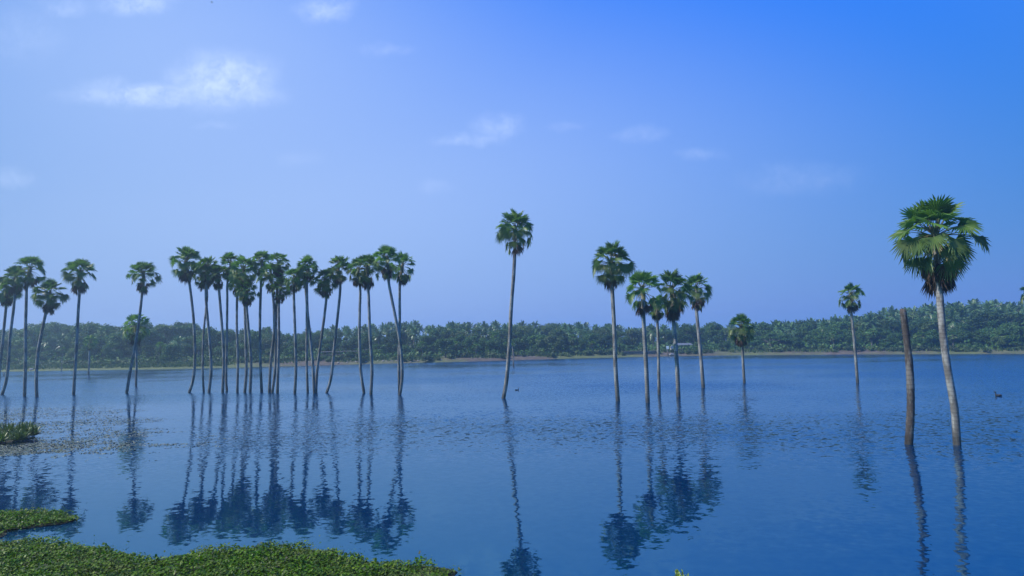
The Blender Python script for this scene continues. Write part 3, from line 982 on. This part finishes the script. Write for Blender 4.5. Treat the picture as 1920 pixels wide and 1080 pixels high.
def at_shore(px, s):
    k = float(scale_k(px))
    D = float(shore_D(px)) + s * k
    return (float(ux(px)) * D, D, float(ground_z(px, D))), D


def front_trees():
    # the lower dark edge of the wood
    px = -80
    while px < 2030:
        x = px + rf.uniform(-5, 5)
        (X, Y, Z), D = at_shore(x, np.interp(x, [420, 700], [20, 9]) + rf.uniform(0, 16))
        pxh = np.interp(x, [0, 300, 480, 600, 760, 880, 1060, 1140, 1170, 1290, 1320, 1400, 1500, 1900], [36, 38, 34, 26, 28, 44, 44, 32, 16, 16, 18, 28, 32, 36]) * rf.uniform(0.65, 1.1)
        s = pxh / F * D / 9.6
        me = rf.choice(ROUND) if rf.random() < 0.85 else rf.choice(LIGHT)
        inst(me, 'broadleaf_tree', (X, Y, Z - 0.2), rf.uniform(0, 6.28), (s * rf.uniform(1.1, 1.5), s * 1.3, s), *(L_LIGHT if me in LIGHT else L_ROUND))
        px += rf.uniform(20, 31)
    for (x, s_, hpx, wpx, lab) in ((1446, 17, 47, 96, 'wide spreading dark tree on the far shore right of the short brownish palm'),
                                   (1560, 24, 56, 90, 'broad dark domed tree on the far shore behind the small slender palm'),
                                   (1648, 22, 50, 80, 'broad dark tree on the far shore left of the dead trunk'),
                                   (1818, 22, 58, 100, 'broad dull green tree on the far shore right of the large near palm'),
                                   (1908, 18, 64, 90, 'broad dark tree on the far shore at the right edge')):
        (X, Y, Z), D = at_shore(x, s_)
        inst(rf.choice(SPREAD), 'spreading_tree', (X, Y, Z - 0.2), rf.uniform(0, 6.28), (wpx / F * D / 15.5, wpx / F * D / 16, hpx * 0.86 / F * D / 9.4), lab, 'tree', 'broad spreading trees on the far shore')
    for (x, top, wpx, lab) in ((50, 617, 38, 'flat topped airy tree above the hazy left shore'),
                               (112, 611, 42, 'taller wispy flat topped tree on the hazy left shore, right of a similar smaller one')):
        (X, Y, Z), D = at_shore(x, 75)
        hz = H + float(uv(x, top)[1]) * D - Z
        inst(rf.choice(AIRY), 'airy_tree', (X, Y, Z), rf.uniform(0, 6.28), (wpx / F * D / 9.5, wpx / F * D / 9.5, hz / 9.6), lab, 'tree', 'flat topped trees on the left shore')
    # bushes on the bank
    px = -60
    while px < 2000:
        (X, Y, Z), D = at_shore(px, np.interp(px, [420, 700], [6, 2.0]) + rf.uniform(0, 9))
        s = rf.uniform(5, 11) / F * D / 1.3
        me = rf.choice(BUSH)
        inst(me, 'bush', (X, Y, Z), rf.uniform(0, 6.28), (s * rf.uniform(1.0, 1.8), s, s), 'low green bush on the bank at the foot of the wood', 'bush', 'bushes along the far bank')
        px += rf.uniform(10, 24)
    for (x, s_, w_, h_, lab) in ((1473, 7, 26, 10, 'bright yellow green bush at the waterline before the wide spreading tree'),
                                 (1515, 9, 22, 5, 'low bright green bush right of the yellow green bush'),
                                 (1807, 9, 22, 14, 'bright green bush on the bank below the broad dull green tree'),
                                 (1690, 9, 18, 9, 'light green bush on the bank just left of the dead trunk'),
                                 (266, 12, 28, 12, 'rounded light bush on the grassy left bank right of the crossed palms'),
                                 (423, 16, 34, 11, 'light bush on the left bank behind the fourth trunk of the row')):
        (X, Y, Z), D = at_shore(x, s_)
        inst(rf.choice(BUSHL), 'bush', (X, Y, Z), rf.uniform(0, 6.28), (w_ / F * D / 2.6, w_ / F * D / 2.6, h_ / F * D / 1.3), lab, 'bush', 'light green bushes on the far bank')


front_trees()


def shore_palmyras():
    protos = []
    for i in range(3):
        e = empty('palmyra_palm', (0, 0, 0))
        t = bpy.data.objects.new('trunk', trunk_mesh([(0, 0, -0.5), (0.1, 0, 2.5), (0.05, 0, 5.2), (0, 0, 5.6)], .2, .16, i, M['bark']))
        c = bpy.data.objects.new('crown', crown_mesh(500 + i, 1.0, 15, 12, 14, 0.05))
        s = bpy.data.objects.new('dead_leaf_skirt', skirt_mesh(510 + i, 1.0, 14))
        for o in (t, c, s):
            o.parent = e
            COL.objects.link(o)
        c.location = s.location = (0, 0, 5.6)
        protos.append((e, (t, c, s)))
    used = [False] * 3
    spots = [(792, 640, 20, 14, None), (855, 639, 22, 14, None), (893, 645, 22, 10, None), (1504, 640, 22, 12, None), (1564, 622, 20, 12, None), (1636, 616, 24, 16, None), (1606, 624, 24, 18, None),
             (1729, 622, 28, 12, None), (1788, 622, 26, 14, None), (1880, 622, 32, 14, None), (1906, 640, 26, 9, None), (1860, 636, 24, 16, None), (1012, 632, 20, 14, None), (1075, 626, 22, 14, None), (930, 622, 22, 20, None), (950, 640, 18, 12, None),
             (300, 640, 20, 20, None), (372, 636, 22, 22, None), (1110, 640, 22, 16, None), (1402, 640, 22, 14, None),
             (503, 612, 15, 75, 'tall palmyra palm whose round crown rises above the treeline behind the row'),
             (460, 627, 16, 60, 'palmyra palm crown just above the treeline behind the row')]
    n = 0
    for (px, top, w, s_, lab) in spots:
        i = n % 3
        n += 1
        e, kids = protos[i]
        if used[i]:
            e2 = e.copy()
            COL.objects.link(e2)
            for kd in kids:
                k2 = kd.copy()
                k2.parent = e2
                COL.objects.link(k2)
            e = e2
        used[i] = True
        (X, Y, Z), D = at_shore(px, s_)
        sc = w / F * D / 3.7
        hz = H + float(uv(px, top)[1]) * D - Z
        e.location = (X, Y, Z)
        e.rotation_euler = (0, 0, n * 1.3)
        e.scale = (sc, sc, hz / 7.3)
        tag(e, lab or 'small pale fan palm at the front edge of the wood across the lake', 'palm tree', None if lab else 'fan palms along the front of the wood')
        if lab and 'group' in e:
            del e['group']


shore_palmyras()


def understory():
    """low tangle under the wood, seen as one mass between the trunks"""
    rng = np.random.default_rng(8)
    n = 70000
    px = rng.uniform(-120, 2040, n)
    fr = rng.random(n)
    k = scale_k(px)
    s0 = np.interp(px, [420, 700], [17, 7.5])
    D = shore_D(px) + k * (s0 + fr * (BACK * 1.05 - s0))
    z = ground_z(px, D)
    hgt = (1.0 + 2.6 * rng.random(n) * (0.6 + 0.4 * np.sin(px * 0.11) * np.sin(px * 0.043 + 1))) * k * 1.4
    p = np.stack([ux(px) * D, D, z + hgt * rng.random(n)], 1)
    nrm = rng.normal(size=(n, 3)) + np.array([0, -0.5, 0.8])
    nrm /= np.linalg.norm(nrm, axis=1)[:, None]
    t = np.cross(nrm, rng.normal(size=(n, 3)))
    t /= np.linalg.norm(t, axis=1)[:, None]
    s = np.cross(nrm, t)
    L = (0.5 + 0.6 * rng.random(n))[:, None]
    q = np.stack([p - t * L * .5, p + s * L * .3, p + t * L * .5, p - s * L * .3], 1)
    o = bpy.data.objects.new('undergrowth', quads_mesh('undergrowth', q, [M['broad']]))
    COL.objects.link(o)
    tag(o, 'dark green tangle filling the wood between its trunks', 'undergrowth', kind='stuff')
    # grass on the bank
    n = 26000
    px = np.concatenate([rng.uniform(-100, 420, 15000), rng.uniform(420, 2030, n - 15000)])
    k = scale_k(px)
    s_ = np.where(px < 420, rng.uniform(2.0, 22, n), rng.uniform(3.5, 16, n))
    keep = np.sin(px * 0.05) + np.sin(px * 0.017 + 2) + rng.normal(size=n) * 0.6 + np.where(px < 420, 1.2, -0.1) > 0
    px, k, s_ = px[keep], k[keep], s_[keep]
    n = len(px)
    D = shore_D(px) + k * s_
    p = np.stack([ux(px) * D, D, ground_z(px, D) - 0.05], 1)
    a = rng.uniform(0, 6.28, n)
    w = np.stack([np.cos(a), np.sin(a), 0 * a], 1) * (0.10 + 0.12 * rng.random(n))[:, None] * k[:, None] * 1.4
    up = np.stack([rng.normal(size=n) * .25, rng.normal(size=n) * .25, 0.35 + 0.5 * rng.random(n)], 1) * k[:, None] * 1.4
    q = np.stack([p - w, p + w, p + up + w * .3, p + up * 1.1 - w * .3], 1)
    o = bpy.data.objects.new('bank_grass', quads_mesh('bank_grass', q, [M['bush']]))
    COL.objects.link(o)
    tag(o, 'rough grass along the far bank', 'grass', kind='stuff')


understory()


# ------------------------------------------------------------------ things on the far bank
def rock_mesh(seed):
    import bmesh
    rng = random.Random(seed)
    bm = bmesh.new()
    bmesh.ops.create_icosphere(bm, subdivisions=2, radius=0.5)
    for v in bm.verts:
        v.co *= 1 + 0.3 * mnoise.noise(v.co * 2.2 + Vector((seed * 3.1, 0, 0)))
        v.co.z *= 0.62
    me = bpy.data.meshes.new('rock')
    bm.to_mesh(me)
    bm.free()
    me.materials.append(M['rock'])
    return me


ROCKS = [rock_mesh(i) for i in range(3)]
for i in range(22):
    px = rf.uniform(632, 792)
    (X, Y, Z), D = at_shore(px, rf.uniform(0.6, 5))
    s = rf.uniform(0.25, 0.65)
    inst(ROCKS[i % 3], 'rock', (X, Y, Z + 0.12 * s), rf.uniform(0, 6), (s * 1.5, s, s), 'pale rock on the earth bank behind the right half of the palm row', 'rock', 'pale rocks behind the palm row')
for i in range(8):
    px = rf.uniform(49, 70)
    (X, Y, Z), D = at_shore(px, rf.uniform(0.8, 4.5))
    s = rf.uniform(0.35, 0.75)
    inst(ROCKS[i % 3], 'rock', (X, Y, Z + 0.15 * s), rf.uniform(0, 6), s, 'whitish rock in the heap on the far left waterline', 'rock', 'whitish rocks on the left waterline')


def rail(px0, px1, s_, hgt):
    (a, Da), (c, Dc) = at_shore(px0, s_), at_shore(px1, s_)
    e = empty('rail_fence', a)
    tag(e, 'long low fence with pale top rail before the wood, behind the palm row', 'fence')
    A, C = Vector((0, 0, 0)), Vector(c) - Vector(a)
    for nm, z, m in (('top_rail', hgt, 'stone'), ('lower_rail', hgt * 0.62, 'wood')):
        b = MB()
        b.tube([A + Vector((0, 0, z)), C + Vector((0, 0, z))], [0.13, 0.13], 6)
        b.build(nm, [M[m]], e)
    n = 12
    for i in range(n + 1):
        p = A.lerp(C, i / n)
        b = MB()
        b.box((p.x, p.y + .2, p.z + hgt * .5 - .2), (0.16, 0.16, hgt + 0.4))
        b.build('post', [M['wood']], e)


rail(600, 671, 13, 2.2)


def stone_wall(px0, px1, s_):
    (a, _), (c, _) = at_shore(px0, s_), at_shore(px1, s_)
    A, C = Vector(a), Vector(c)
    e = empty('stone_wall', A)
    e.scale = (1, 1, 0.42)
    tag(e, 'low stone retaining wall at the waterline behind the palm clump', 'wall')
    d = C - A
    rz = math.atan2(d.y, d.x)
    ln = d.length
    rng = random.Random(4)
    b = MB()
    for row in range(4):
        x = 0.0
        while x < ln:
            w = rng.uniform(0.9, 1.8)
            m = x + w / 2
            b.box((m * math.cos(rz), m * math.sin(rz), 0.25 + row * 0.5), (w - 0.05, 0.8 + rng.uniform(-.08, .08), 0.46), 0, rz)
            x += w
    b.build('courses', [M['stone']], e)
    b = MB()
    b.box((d.x / 2, d.y / 2, 2.1), (ln + .3, 1.1, 0.2), 0, rz)
    b.build('coping', [M['stone']], e)


stone_wall(1168, 1232, 4.5)


def shed():
    (a, D) = at_shore(1281, 14)
    e = empty('open_shed', a)
    e.scale = (0.48, 0.5, 0.62)
    tag(e, 'open shed with a pale sheet roof on posts behind the palm clump', 'shed')
    b = MB()
    b.add([(-5.5, -2.4, 3.0), (5.5, -2.4, 3.0), (5.5, 2.4, 3.9), (-5.5, 2.4, 3.9), (-5.5, -2.4, 3.12), (5.5, -2.4, 3.12), (5.5, 2.4, 4.02), (-5.5, 2.4, 4.02)],
          [(3, 2, 1, 0), (4, 5, 6, 7), (0, 1, 5, 4), (1, 2, 6, 5), (2, 3, 7, 6), (3, 0, 4, 7)])
    b.build('roof', [M['sheet']], e)
    for x in (-5, -1.7, 1.7, 5):
        for y, h in ((-2.1, 3.02), (2.1, 3.8)):
            b = MB()
            b.tube([(x, y, -0.4), (x, y, h)], [0.12, 0.1], 6)
            b.build('post', [M['wood']], e)
    (a, D) = at_shore(1260.5, 13)
    e = empty('white_hut', a)
    e.scale = (0.6, 0.6, 0.5)
    tag(e, 'tiny white gabled hut beside the open shed on the far bank', 'hut')
    b = MB()
    b.add([(-.8, -.8, -.3), (.8, -.8, -.3), (.8, .8, -.3), (-.8, .8, -.3), (-.8, -.8, 2.6), (.8, -.8, 2.6), (.8, .8, 2.6), (-.8, .8, 2.6), (0, -.8, 3.7), (0, .8, 3.7)],
          [(0, 1, 5, 8, 4), (1, 2, 6, 5), (2, 3, 7, 9, 6), (3, 0, 4, 7)])
    b.build('wall', [M['white']], e)
    b = MB()
    for sx in (-1, 1):
        p = [(sx * 1.0, -1.0, 2.36), (sx * 1.0, 1.0, 2.36), (0, 1.0, 3.78), (0, -1.0, 3.78)]
        q = [(x, y, z + .1) for x, y, z in p]
        b.add(p + q, [(0, 1, 2, 3), (4, 7, 6, 5), (0, 4, 5, 1), (1, 5, 6, 2), (2, 6, 7, 3), (3, 7, 4, 0)])
    b.build('roof', [M['sheet']], e)
    # signpost at the water's edge and the pale mound beside it
    (a, D) = at_shore(1251.5, 0.6)
    e = empty('signpost', a)
    tag(e, 'dark post with a small white board at the waterline, left of the white hut', 'post')
    b = MB()
    b.tube([(0, 0, -.6), (0.05, 0, 2.6)], [0.16, 0.12], 6)
    b.build('post', [M['wood']], e)
    b = MB()
    b.box((0.04, -0.16, 2.3), (0.7, 0.06, 0.85))
    b.build('board', [M['white']], e)
    (a, D) = at_shore(1259, 1.2)
    o = inst(ROCKS[1], 'mound', (a[0], a[1], a[2] + 0.2), 0.3, (2.2, 1.2, 1.3), 'pale grey hump at the waterline below the white hut', 'mound', None)


shed()


# ------------------------------------------------------------------ birds
def bird_body(name, pts, rads):
    b = MB()
    b.tube(spline(pts, 22), list(np.interp(np.linspace(0, 1, 22), np.linspace(0, 1, len(rads)), rads)), 10)
    return b


def duck(px, py, s, label, mat, flip=1):
    D = water_D(px, py)
    e = empty('water_bird', px2w(px, py, D))
    tag(e, label, 'bird')
    # one continuous body: tail, back, breast, neck, head, bill
    b = bird_body('body', [(0.30 * flip, 0, 0.10), (0.18 * flip, 0, 0.05), (0, 0, 0.04), (-0.14 * flip, 0, 0.06), (-0.19 * flip, 0, 0.15), (-0.18 * flip, 0, 0.27), (-0.22 * flip, 0, 0.335), (-0.28 * flip, 0, 0.335), (-0.34 * flip, 0, 0.32)],
                  [0.012, 0.07, 0.105, 0.09, 0.045, 0.03, 0.042, 0.03, 0.006])
    o = b.build('body', [M[mat]], e, True)
    w = MB()
    for sy in (-1, 1):
        P = spline([(-0.08 * flip, sy * 0.095, 0.09), (0.08 * flip, sy * 0.105, 0.10), (0.27 * flip, sy * 0.03, 0.12)], 8)
        w2 = MB()
        w2.tube(P, [0.02, 0.045, 0.055, 0.055, 0.05, 0.04, 0.025, 0.008], 8)
        w2.build('wing', [M[mat]], e, True)
    e.scale = (s, s, s)


duck(1872, 743, 1.0, 'small dark water bird swimming right of the large near palm', 'plume')
duck(969.5, 732, 0.8, 'small brownish bird on the water right of the lone curved palm', 'plume_pale', -1)


def flyer(px, py, D, s, label):
    e = empty('flying_bird', px2w(px, py, D))
    tag(e, label, 'bird', 'birds in the sky')
    b = bird_body('body', [(-0.3, 0, 0), (-0.15, 0, 0), (0.1, 0, 0.01), (0.25, 0, 0.03), (0.33, 0, 0.02)], [0.02, 0.06, 0.07, 0.045, 0.005])
    b.build('body', [M['plume']], e, True)
    for sy in (-1, 1):
        w = MB()
        top = [(0.12, sy * .03, .03), (-.12, sy * .03, .03), (0.16, sy * .3, .16), (-.06, sy * .3, .16), (0.0, sy * .62, .10), (-.1, sy * .6, .10)]
        bot = [(x, y, z - 0.015) for x, y, z in top]
        w.add(top + bot, [(0, 2, 3, 1), (2, 4, 5, 3), (7, 9, 8, 6), (9, 11, 10, 8), (0, 6, 8, 2), (2, 8, 10, 4), (1, 3, 9, 7), (3, 5, 11, 9), (4, 10, 11, 5)])
        w.build('wing', [M['plume']], e)
    e.rotation_euler = (0.15, 0.25, 0.4)
    e.scale = (s, s, s)


flyer(397, 4.5, 91, 0.55, 'tiny dark bird flying at the very top of the sky')
flyer(448, 158, 107, 0.4, 'tiny dark bird flying before the big cloud')


# ------------------------------------------------------------------ near water plants
def pip(px, py, poly):
    inside = np.zeros(len(px), bool)
    n = len(poly)
    j = n - 1
    for i in range(n):
        xi, yi = poly[i]
        xj, yj = poly[j]
        c = ((yi > py) != (yj > py)) & (px < (xj - xi) * (py - yi) / (yj - yi + 1e-12) + xi)
        inside ^= c
        j = i
    return inside


def outline(pp, z):
    out = []
    for x, y in pp:
        u, v = uv(x, y)
        D = -(H - z) / float(v)
        out.append((float(u) * D, D))
    return out


MAT_A = [(-260, 1004), (-100, 1006), (0, 1012), (60, 1012), (120, 1017), (180, 1022), (220, 1030), (250, 1040), (275, 1046), (300, 1044), (330, 1036), (360, 1030), (400, 1027), (450, 1022), (500, 1019), (560, 1022), (610, 1026),
         (650, 1038), (690, 1049), (720, 1055), (760, 1052), (800, 1053), (840, 1058), (858, 1064), (846, 1076), (800, 1090), (740, 1110), (640, 1180), (500, 1240), (-400, 1260)]
MAT_B = [(-220, 958), (0, 958), (40, 956), (80, 955), (115, 960), (146, 968), (118, 976), (60, 983), (14, 988), (12, 996), (2, 1001), (-220, 1003)]


def plant_mat(pp, n, seed, name, label):
    rng = np.random.default_rng(seed)
    poly = outline(pp, 0.1)
    P = np.array(poly)
    # a thin floating raft of roots under the leaves
    b = MB()
    cx, cy = P.mean(0)
    V = [(x, y, 0.012) for x, y in poly] + [(x, y, -0.08) for x, y in poly]
    m = len(poly)
    b.add(V, [tuple(range(m))[::-1]] + [(i, (i + 1) % m, m + (i + 1) % m, m + i) for i in range(m)])
    q = []
    X = rng.uniform(P[:, 0].min() - .2, P[:, 0].max() + .2, n * 3)
    Y = rng.uniform(P[:, 1].min() - .2, P[:, 1].max() + .2, n * 3)
    wob = np.array([(mnoise.noise(Vector((x * 1.6, y * 1.6, 2.0))), mnoise.noise(Vector((x * 1.6, y * 1.6, 9.0)))) for x, y in zip(X, Y)])
    sp = np.where(rng.random(n * 3) < 0.012, 0.45, 0.06)
    jx, jy = X + wob[:, 0] * 0.22 + rng.normal(size=n * 3) * sp, Y + wob[:, 1] * 0.35 + rng.normal(size=n * 3) * sp
    ok = pip(jx, jy, poly)
    X, Y = X[ok][:n], Y[ok][:n]
    k = len(X)
    hgt = np.array([0.10 + 0.09 * mnoise.noise(Vector((x * 1.4, y * 1.4, seed))) for x, y in zip(X, Y)])
    z = 0.02 + hgt * (0.3 + 0.9 * rng.random(k)) + np.where(rng.random(k) < 0.05, 0.10 * rng.random(k), 0)
    c = np.stack([X, Y, z], 1)
    az = rng.uniform(0, 6.28, k)
    tilt = np.abs(rng.normal(size=k)) * 0.45 + 0.1
    t = np.stack([np.cos(az) * np.cos(tilt), np.sin(az) * np.cos(tilt), np.sin(tilt)], 1)
    s = np.stack([-np.sin(az), np.cos(az), rng.normal(size=k) * .25], 1)
    L = (0.013 + 0.034 * rng.random(k) ** 1.7)[:, None]
    W = L * (0.55 + 0.3 * rng.random(k))[:, None]
    up = np.array([0, 0, 1.0])
    hexa = np.stack([c - t * L, c - t * L * .2 + s * W, c + t * L * .7 + s * W * .6, c + t * L * 1.2 - up * L * .2, c + t * L * .7 - s * W * .6, c - t * L * .2 - s * W], 1)
    q = hexa
    nv = len(b.v)
    vs = [tuple(v) for v in b.v] + [tuple(x) for x in q.reshape(-1, 3)]
    fs = list(b.f) + [tuple(range(nv + 6 * i, nv + 6 * i + 6)) for i in range(k)]
    me = bpy.data.meshes.new(name)
    me.from_pydata(vs, [], fs)
    me.materials.append(M['hyacinth'])
    me.materials.append(M['root'])
    me.polygons.foreach_set('material_index', [1] * len(b.f) + [0] * k)
    me.update()
    o = bpy.data.objects.new(name, me)
    COL.objects.link(o)
    tag(o, label, 'water plants', kind='stuff')


plant_mat(MAT_A, 115000, 1, 'water_plants', 'dense carpet of small green floating leaves along the near left shore')
plant_mat(MAT_B, 16000, 2, 'water_plants', 'narrow tongue of floating green leaves behind the large leafy carpet')


def islet():
    pp = [(-160, 808), (-40, 806), (20, 804), (60, 806), (73, 810), (62, 814), (48, 818), (45, 823), (25, 827), (0, 829), (-60, 832), (-160, 834)]
    poly = outline(pp, 0.05)
    b = MB()
    m = len(poly)
    P = np.array(poly)
    c = P.mean(0)
    ring1 = [(x, y, -0.15) for x, y in poly]
    ring2 = [(x, y, 0.05) for x, y in [tuple(c + (np.array(p) - c) * 0.96) for p in poly]]
    ring3 = [(x, y, 0.16) for x, y in [tuple(c + (np.array(p) - c) * 0.7) for p in poly]]
    b.add(ring1 + ring2 + ring3, [(i, (i + 1) % m, m + (i + 1) % m, m + i) for i in range(m)] + [(m + i, m + (i + 1) % m, 2 * m + (i + 1) % m, 2 * m + i) for i in range(m)] + [tuple(range(2 * m, 3 * m))])
    o = b.build('mud_islet', [M['mud']])
    tag(o, 'dark mud islet carrying strap leaved tufts at the left edge', 'islet', kind='structure')
    rng = random.Random(31)
    protos = []
    for v in range(4):
        t = MB()
        for i in range(46):
            az = rng.uniform(0, 6.28)
            el = R(rng.uniform(20, 86))
            L = rng.uniform(0.45, 0.85)
            d = Vector((math.cos(el) * math.cos(az), math.cos(el) * math.sin(az), math.sin(el)))
            s = Vector((-math.sin(az), math.cos(az), rng.uniform(-.3, .3)))
            r0 = Vector((rng.uniform(-.12, .12), rng.uniform(-.12, .12), 0))
            pts = []
            for k in range(5):
                f = k / 4
                p = r0 + d * L * f
                p.z -= 0.28 * L * f * f
                pts.append((p, 0.028 * (1 - f) ** 0.5 + 0.002))
            vs = []
            for p, w in pts:
                vs += [p - s * w, p + s * w]
            t.add(vs, [(2 * k, 2 * k + 1, 2 * k + 3, 2 * k + 2) for k in range(4)])
        protos.append(t.mesh('leafy_tuft', [M['tuft']]))
    for i in range(64):
        px = rng.uniform(-120, 66)
        py = rng.uniform(808, 828) if px < 40 else rng.uniform(807, 817)
        u, v = uv(px, py)
        D = -(H - 0.2) / float(v)
        inst(protos[i % 4], 'leafy_tuft', (float(u) * D, D, 0.15), rng.uniform(0, 6.28), rng.uniform(0.85, 1.35), 'tuft of arching strap leaves on the mud islet at the left edge', 'plant', 'tufts on the mud islet')


islet()


def floating_weed():
    rng = np.random.default_rng(12)
    n = 260000
    px = rng.uniform(-140, 470, n)
    py = 764 + (868 - 764) * rng.random(n) ** 0.8
    u, v = uv(px, py)
    D = -H / v
    X, Y = u * D, D
    dens = np.array([mnoise.noise(Vector((x * 0.16, y * 0.30, 5))) + 0.55 * mnoise.noise(Vector((x * 0.9, y * 1.3, 1))) for x, y in zip(X, Y)])
    lim = np.interp(px, [-140, 60, 250, 470], [0.02, 0.16, 0.42, 1.05]) + np.clip((py - 848) / 60, 0, 1)
    keep = (0.6 * dens - lim + 0.5) * 0.62 > rng.random(n)
    X, Y = X[keep], Y[keep]
    k = len(X)
    a = rng.uniform(0, 6.28, k)
    L = (0.025 + 0.045 * rng.random(k))
    t = np.stack([np.cos(a) * L, np.sin(a) * L, 0.008 * rng.normal(size=k)], 1)
    s = np.stack([-np.sin(a) * L * .6, np.cos(a) * L * .6, 0.008 * rng.normal(size=k)], 1)
    c = np.stack([X, Y, 0.006 + 0.008 * rng.random(k)], 1)
    q = np.stack([c - t, c + s, c + t, c - s], 1)
    o = bpy.data.objects.new('floating_weed', quads_mesh('floating_weed', q, [M['weed']]))
    COL.objects.link(o)
    tag(o, 'thin brownish weed scattered on the calm water at the left', 'water weed', kind='stuff')


floating_weed()


def near_shrub():
    D = 6.0
    X = float(uv(1277, 1070)[0]) * D
    top = H + float(uv(1277, 1067)[1]) * D
    base = 1.55
    e = empty('leafy_shrub', (X, D, base))
    tag(e, 'tip of a bright yellow green shrub at the bottom edge of the photo', 'shrub')
    rng = random.Random(6)
    hgt = top - base
    st, lf = MB(), MB()
    for i in range(9):
        dx, dy = rng.uniform(-.06, .07), rng.uniform(-.12, .12)
        h = hgt * (1.0 if i == 0 else rng.uniform(0.90, 0.985))
        if i == 0:
            dx, dy = -0.045, 0
        P = spline([(0, 0, -0.2), (dx * .4, dy * .4, h * .5), (dx, dy, h)], 14)
        st.tube(P, [0.012 - 0.0007 * k for k in range(14)], 5)
        for j in range(60):
            f = 0.25 + 0.75 * (j / 59)
            k = f * 13
            q = min(int(k), 12)
            p = P[q].lerp(P[q + 1], k - q)
            az = 2.4 * j + i
            el = R(rng.uniform(35, 80) if f > .9 else rng.uniform(5, 55))
            d = Vector((math.cos(el) * math.cos(az), math.cos(el) * math.sin(az), math.sin(el)))
            s = Vector((-math.sin(az), math.cos(az), 0))
            L = rng.uniform(0.030, 0.055)
            if p.z + L > hgt:
                L = max(0.012, hgt - p.z)
            lf.add([p, p + d * L * .5 + s * L * .26, p + d * L, p + d * L * .5 - s * L * .26], [(0, 1, 2, 3)])
    st.build('stem', [M['twig']], e)
    lf.build('foliage', [M['yellow']], e)


near_shrub()


# ------------------------------------------------------------------ haze
def haze():
    b = MB()
    b.box((0, 900, 19.5), (7200, 4600, 45))
    m = bpy.data.materials.new('haze_air')
    m.use_nodes = True
    g = NT(m.node_tree)
    g.n.remove(g.n['Principled BSDF'])
    pv = g.node('ShaderNodeVolumePrincipled', {'Color': (0.72, 0.89, 1.0, 1), 'Density': 0.0010, 'Anisotropy': 0.7})
    g.l.new(pv.outputs[0], g.n['Material Output'].inputs['Volume'])
    o = b.build('haze', [m])
    tag(o, 'thin blue haze over the lake and the wood', 'haze', kind='stuff')


haze()
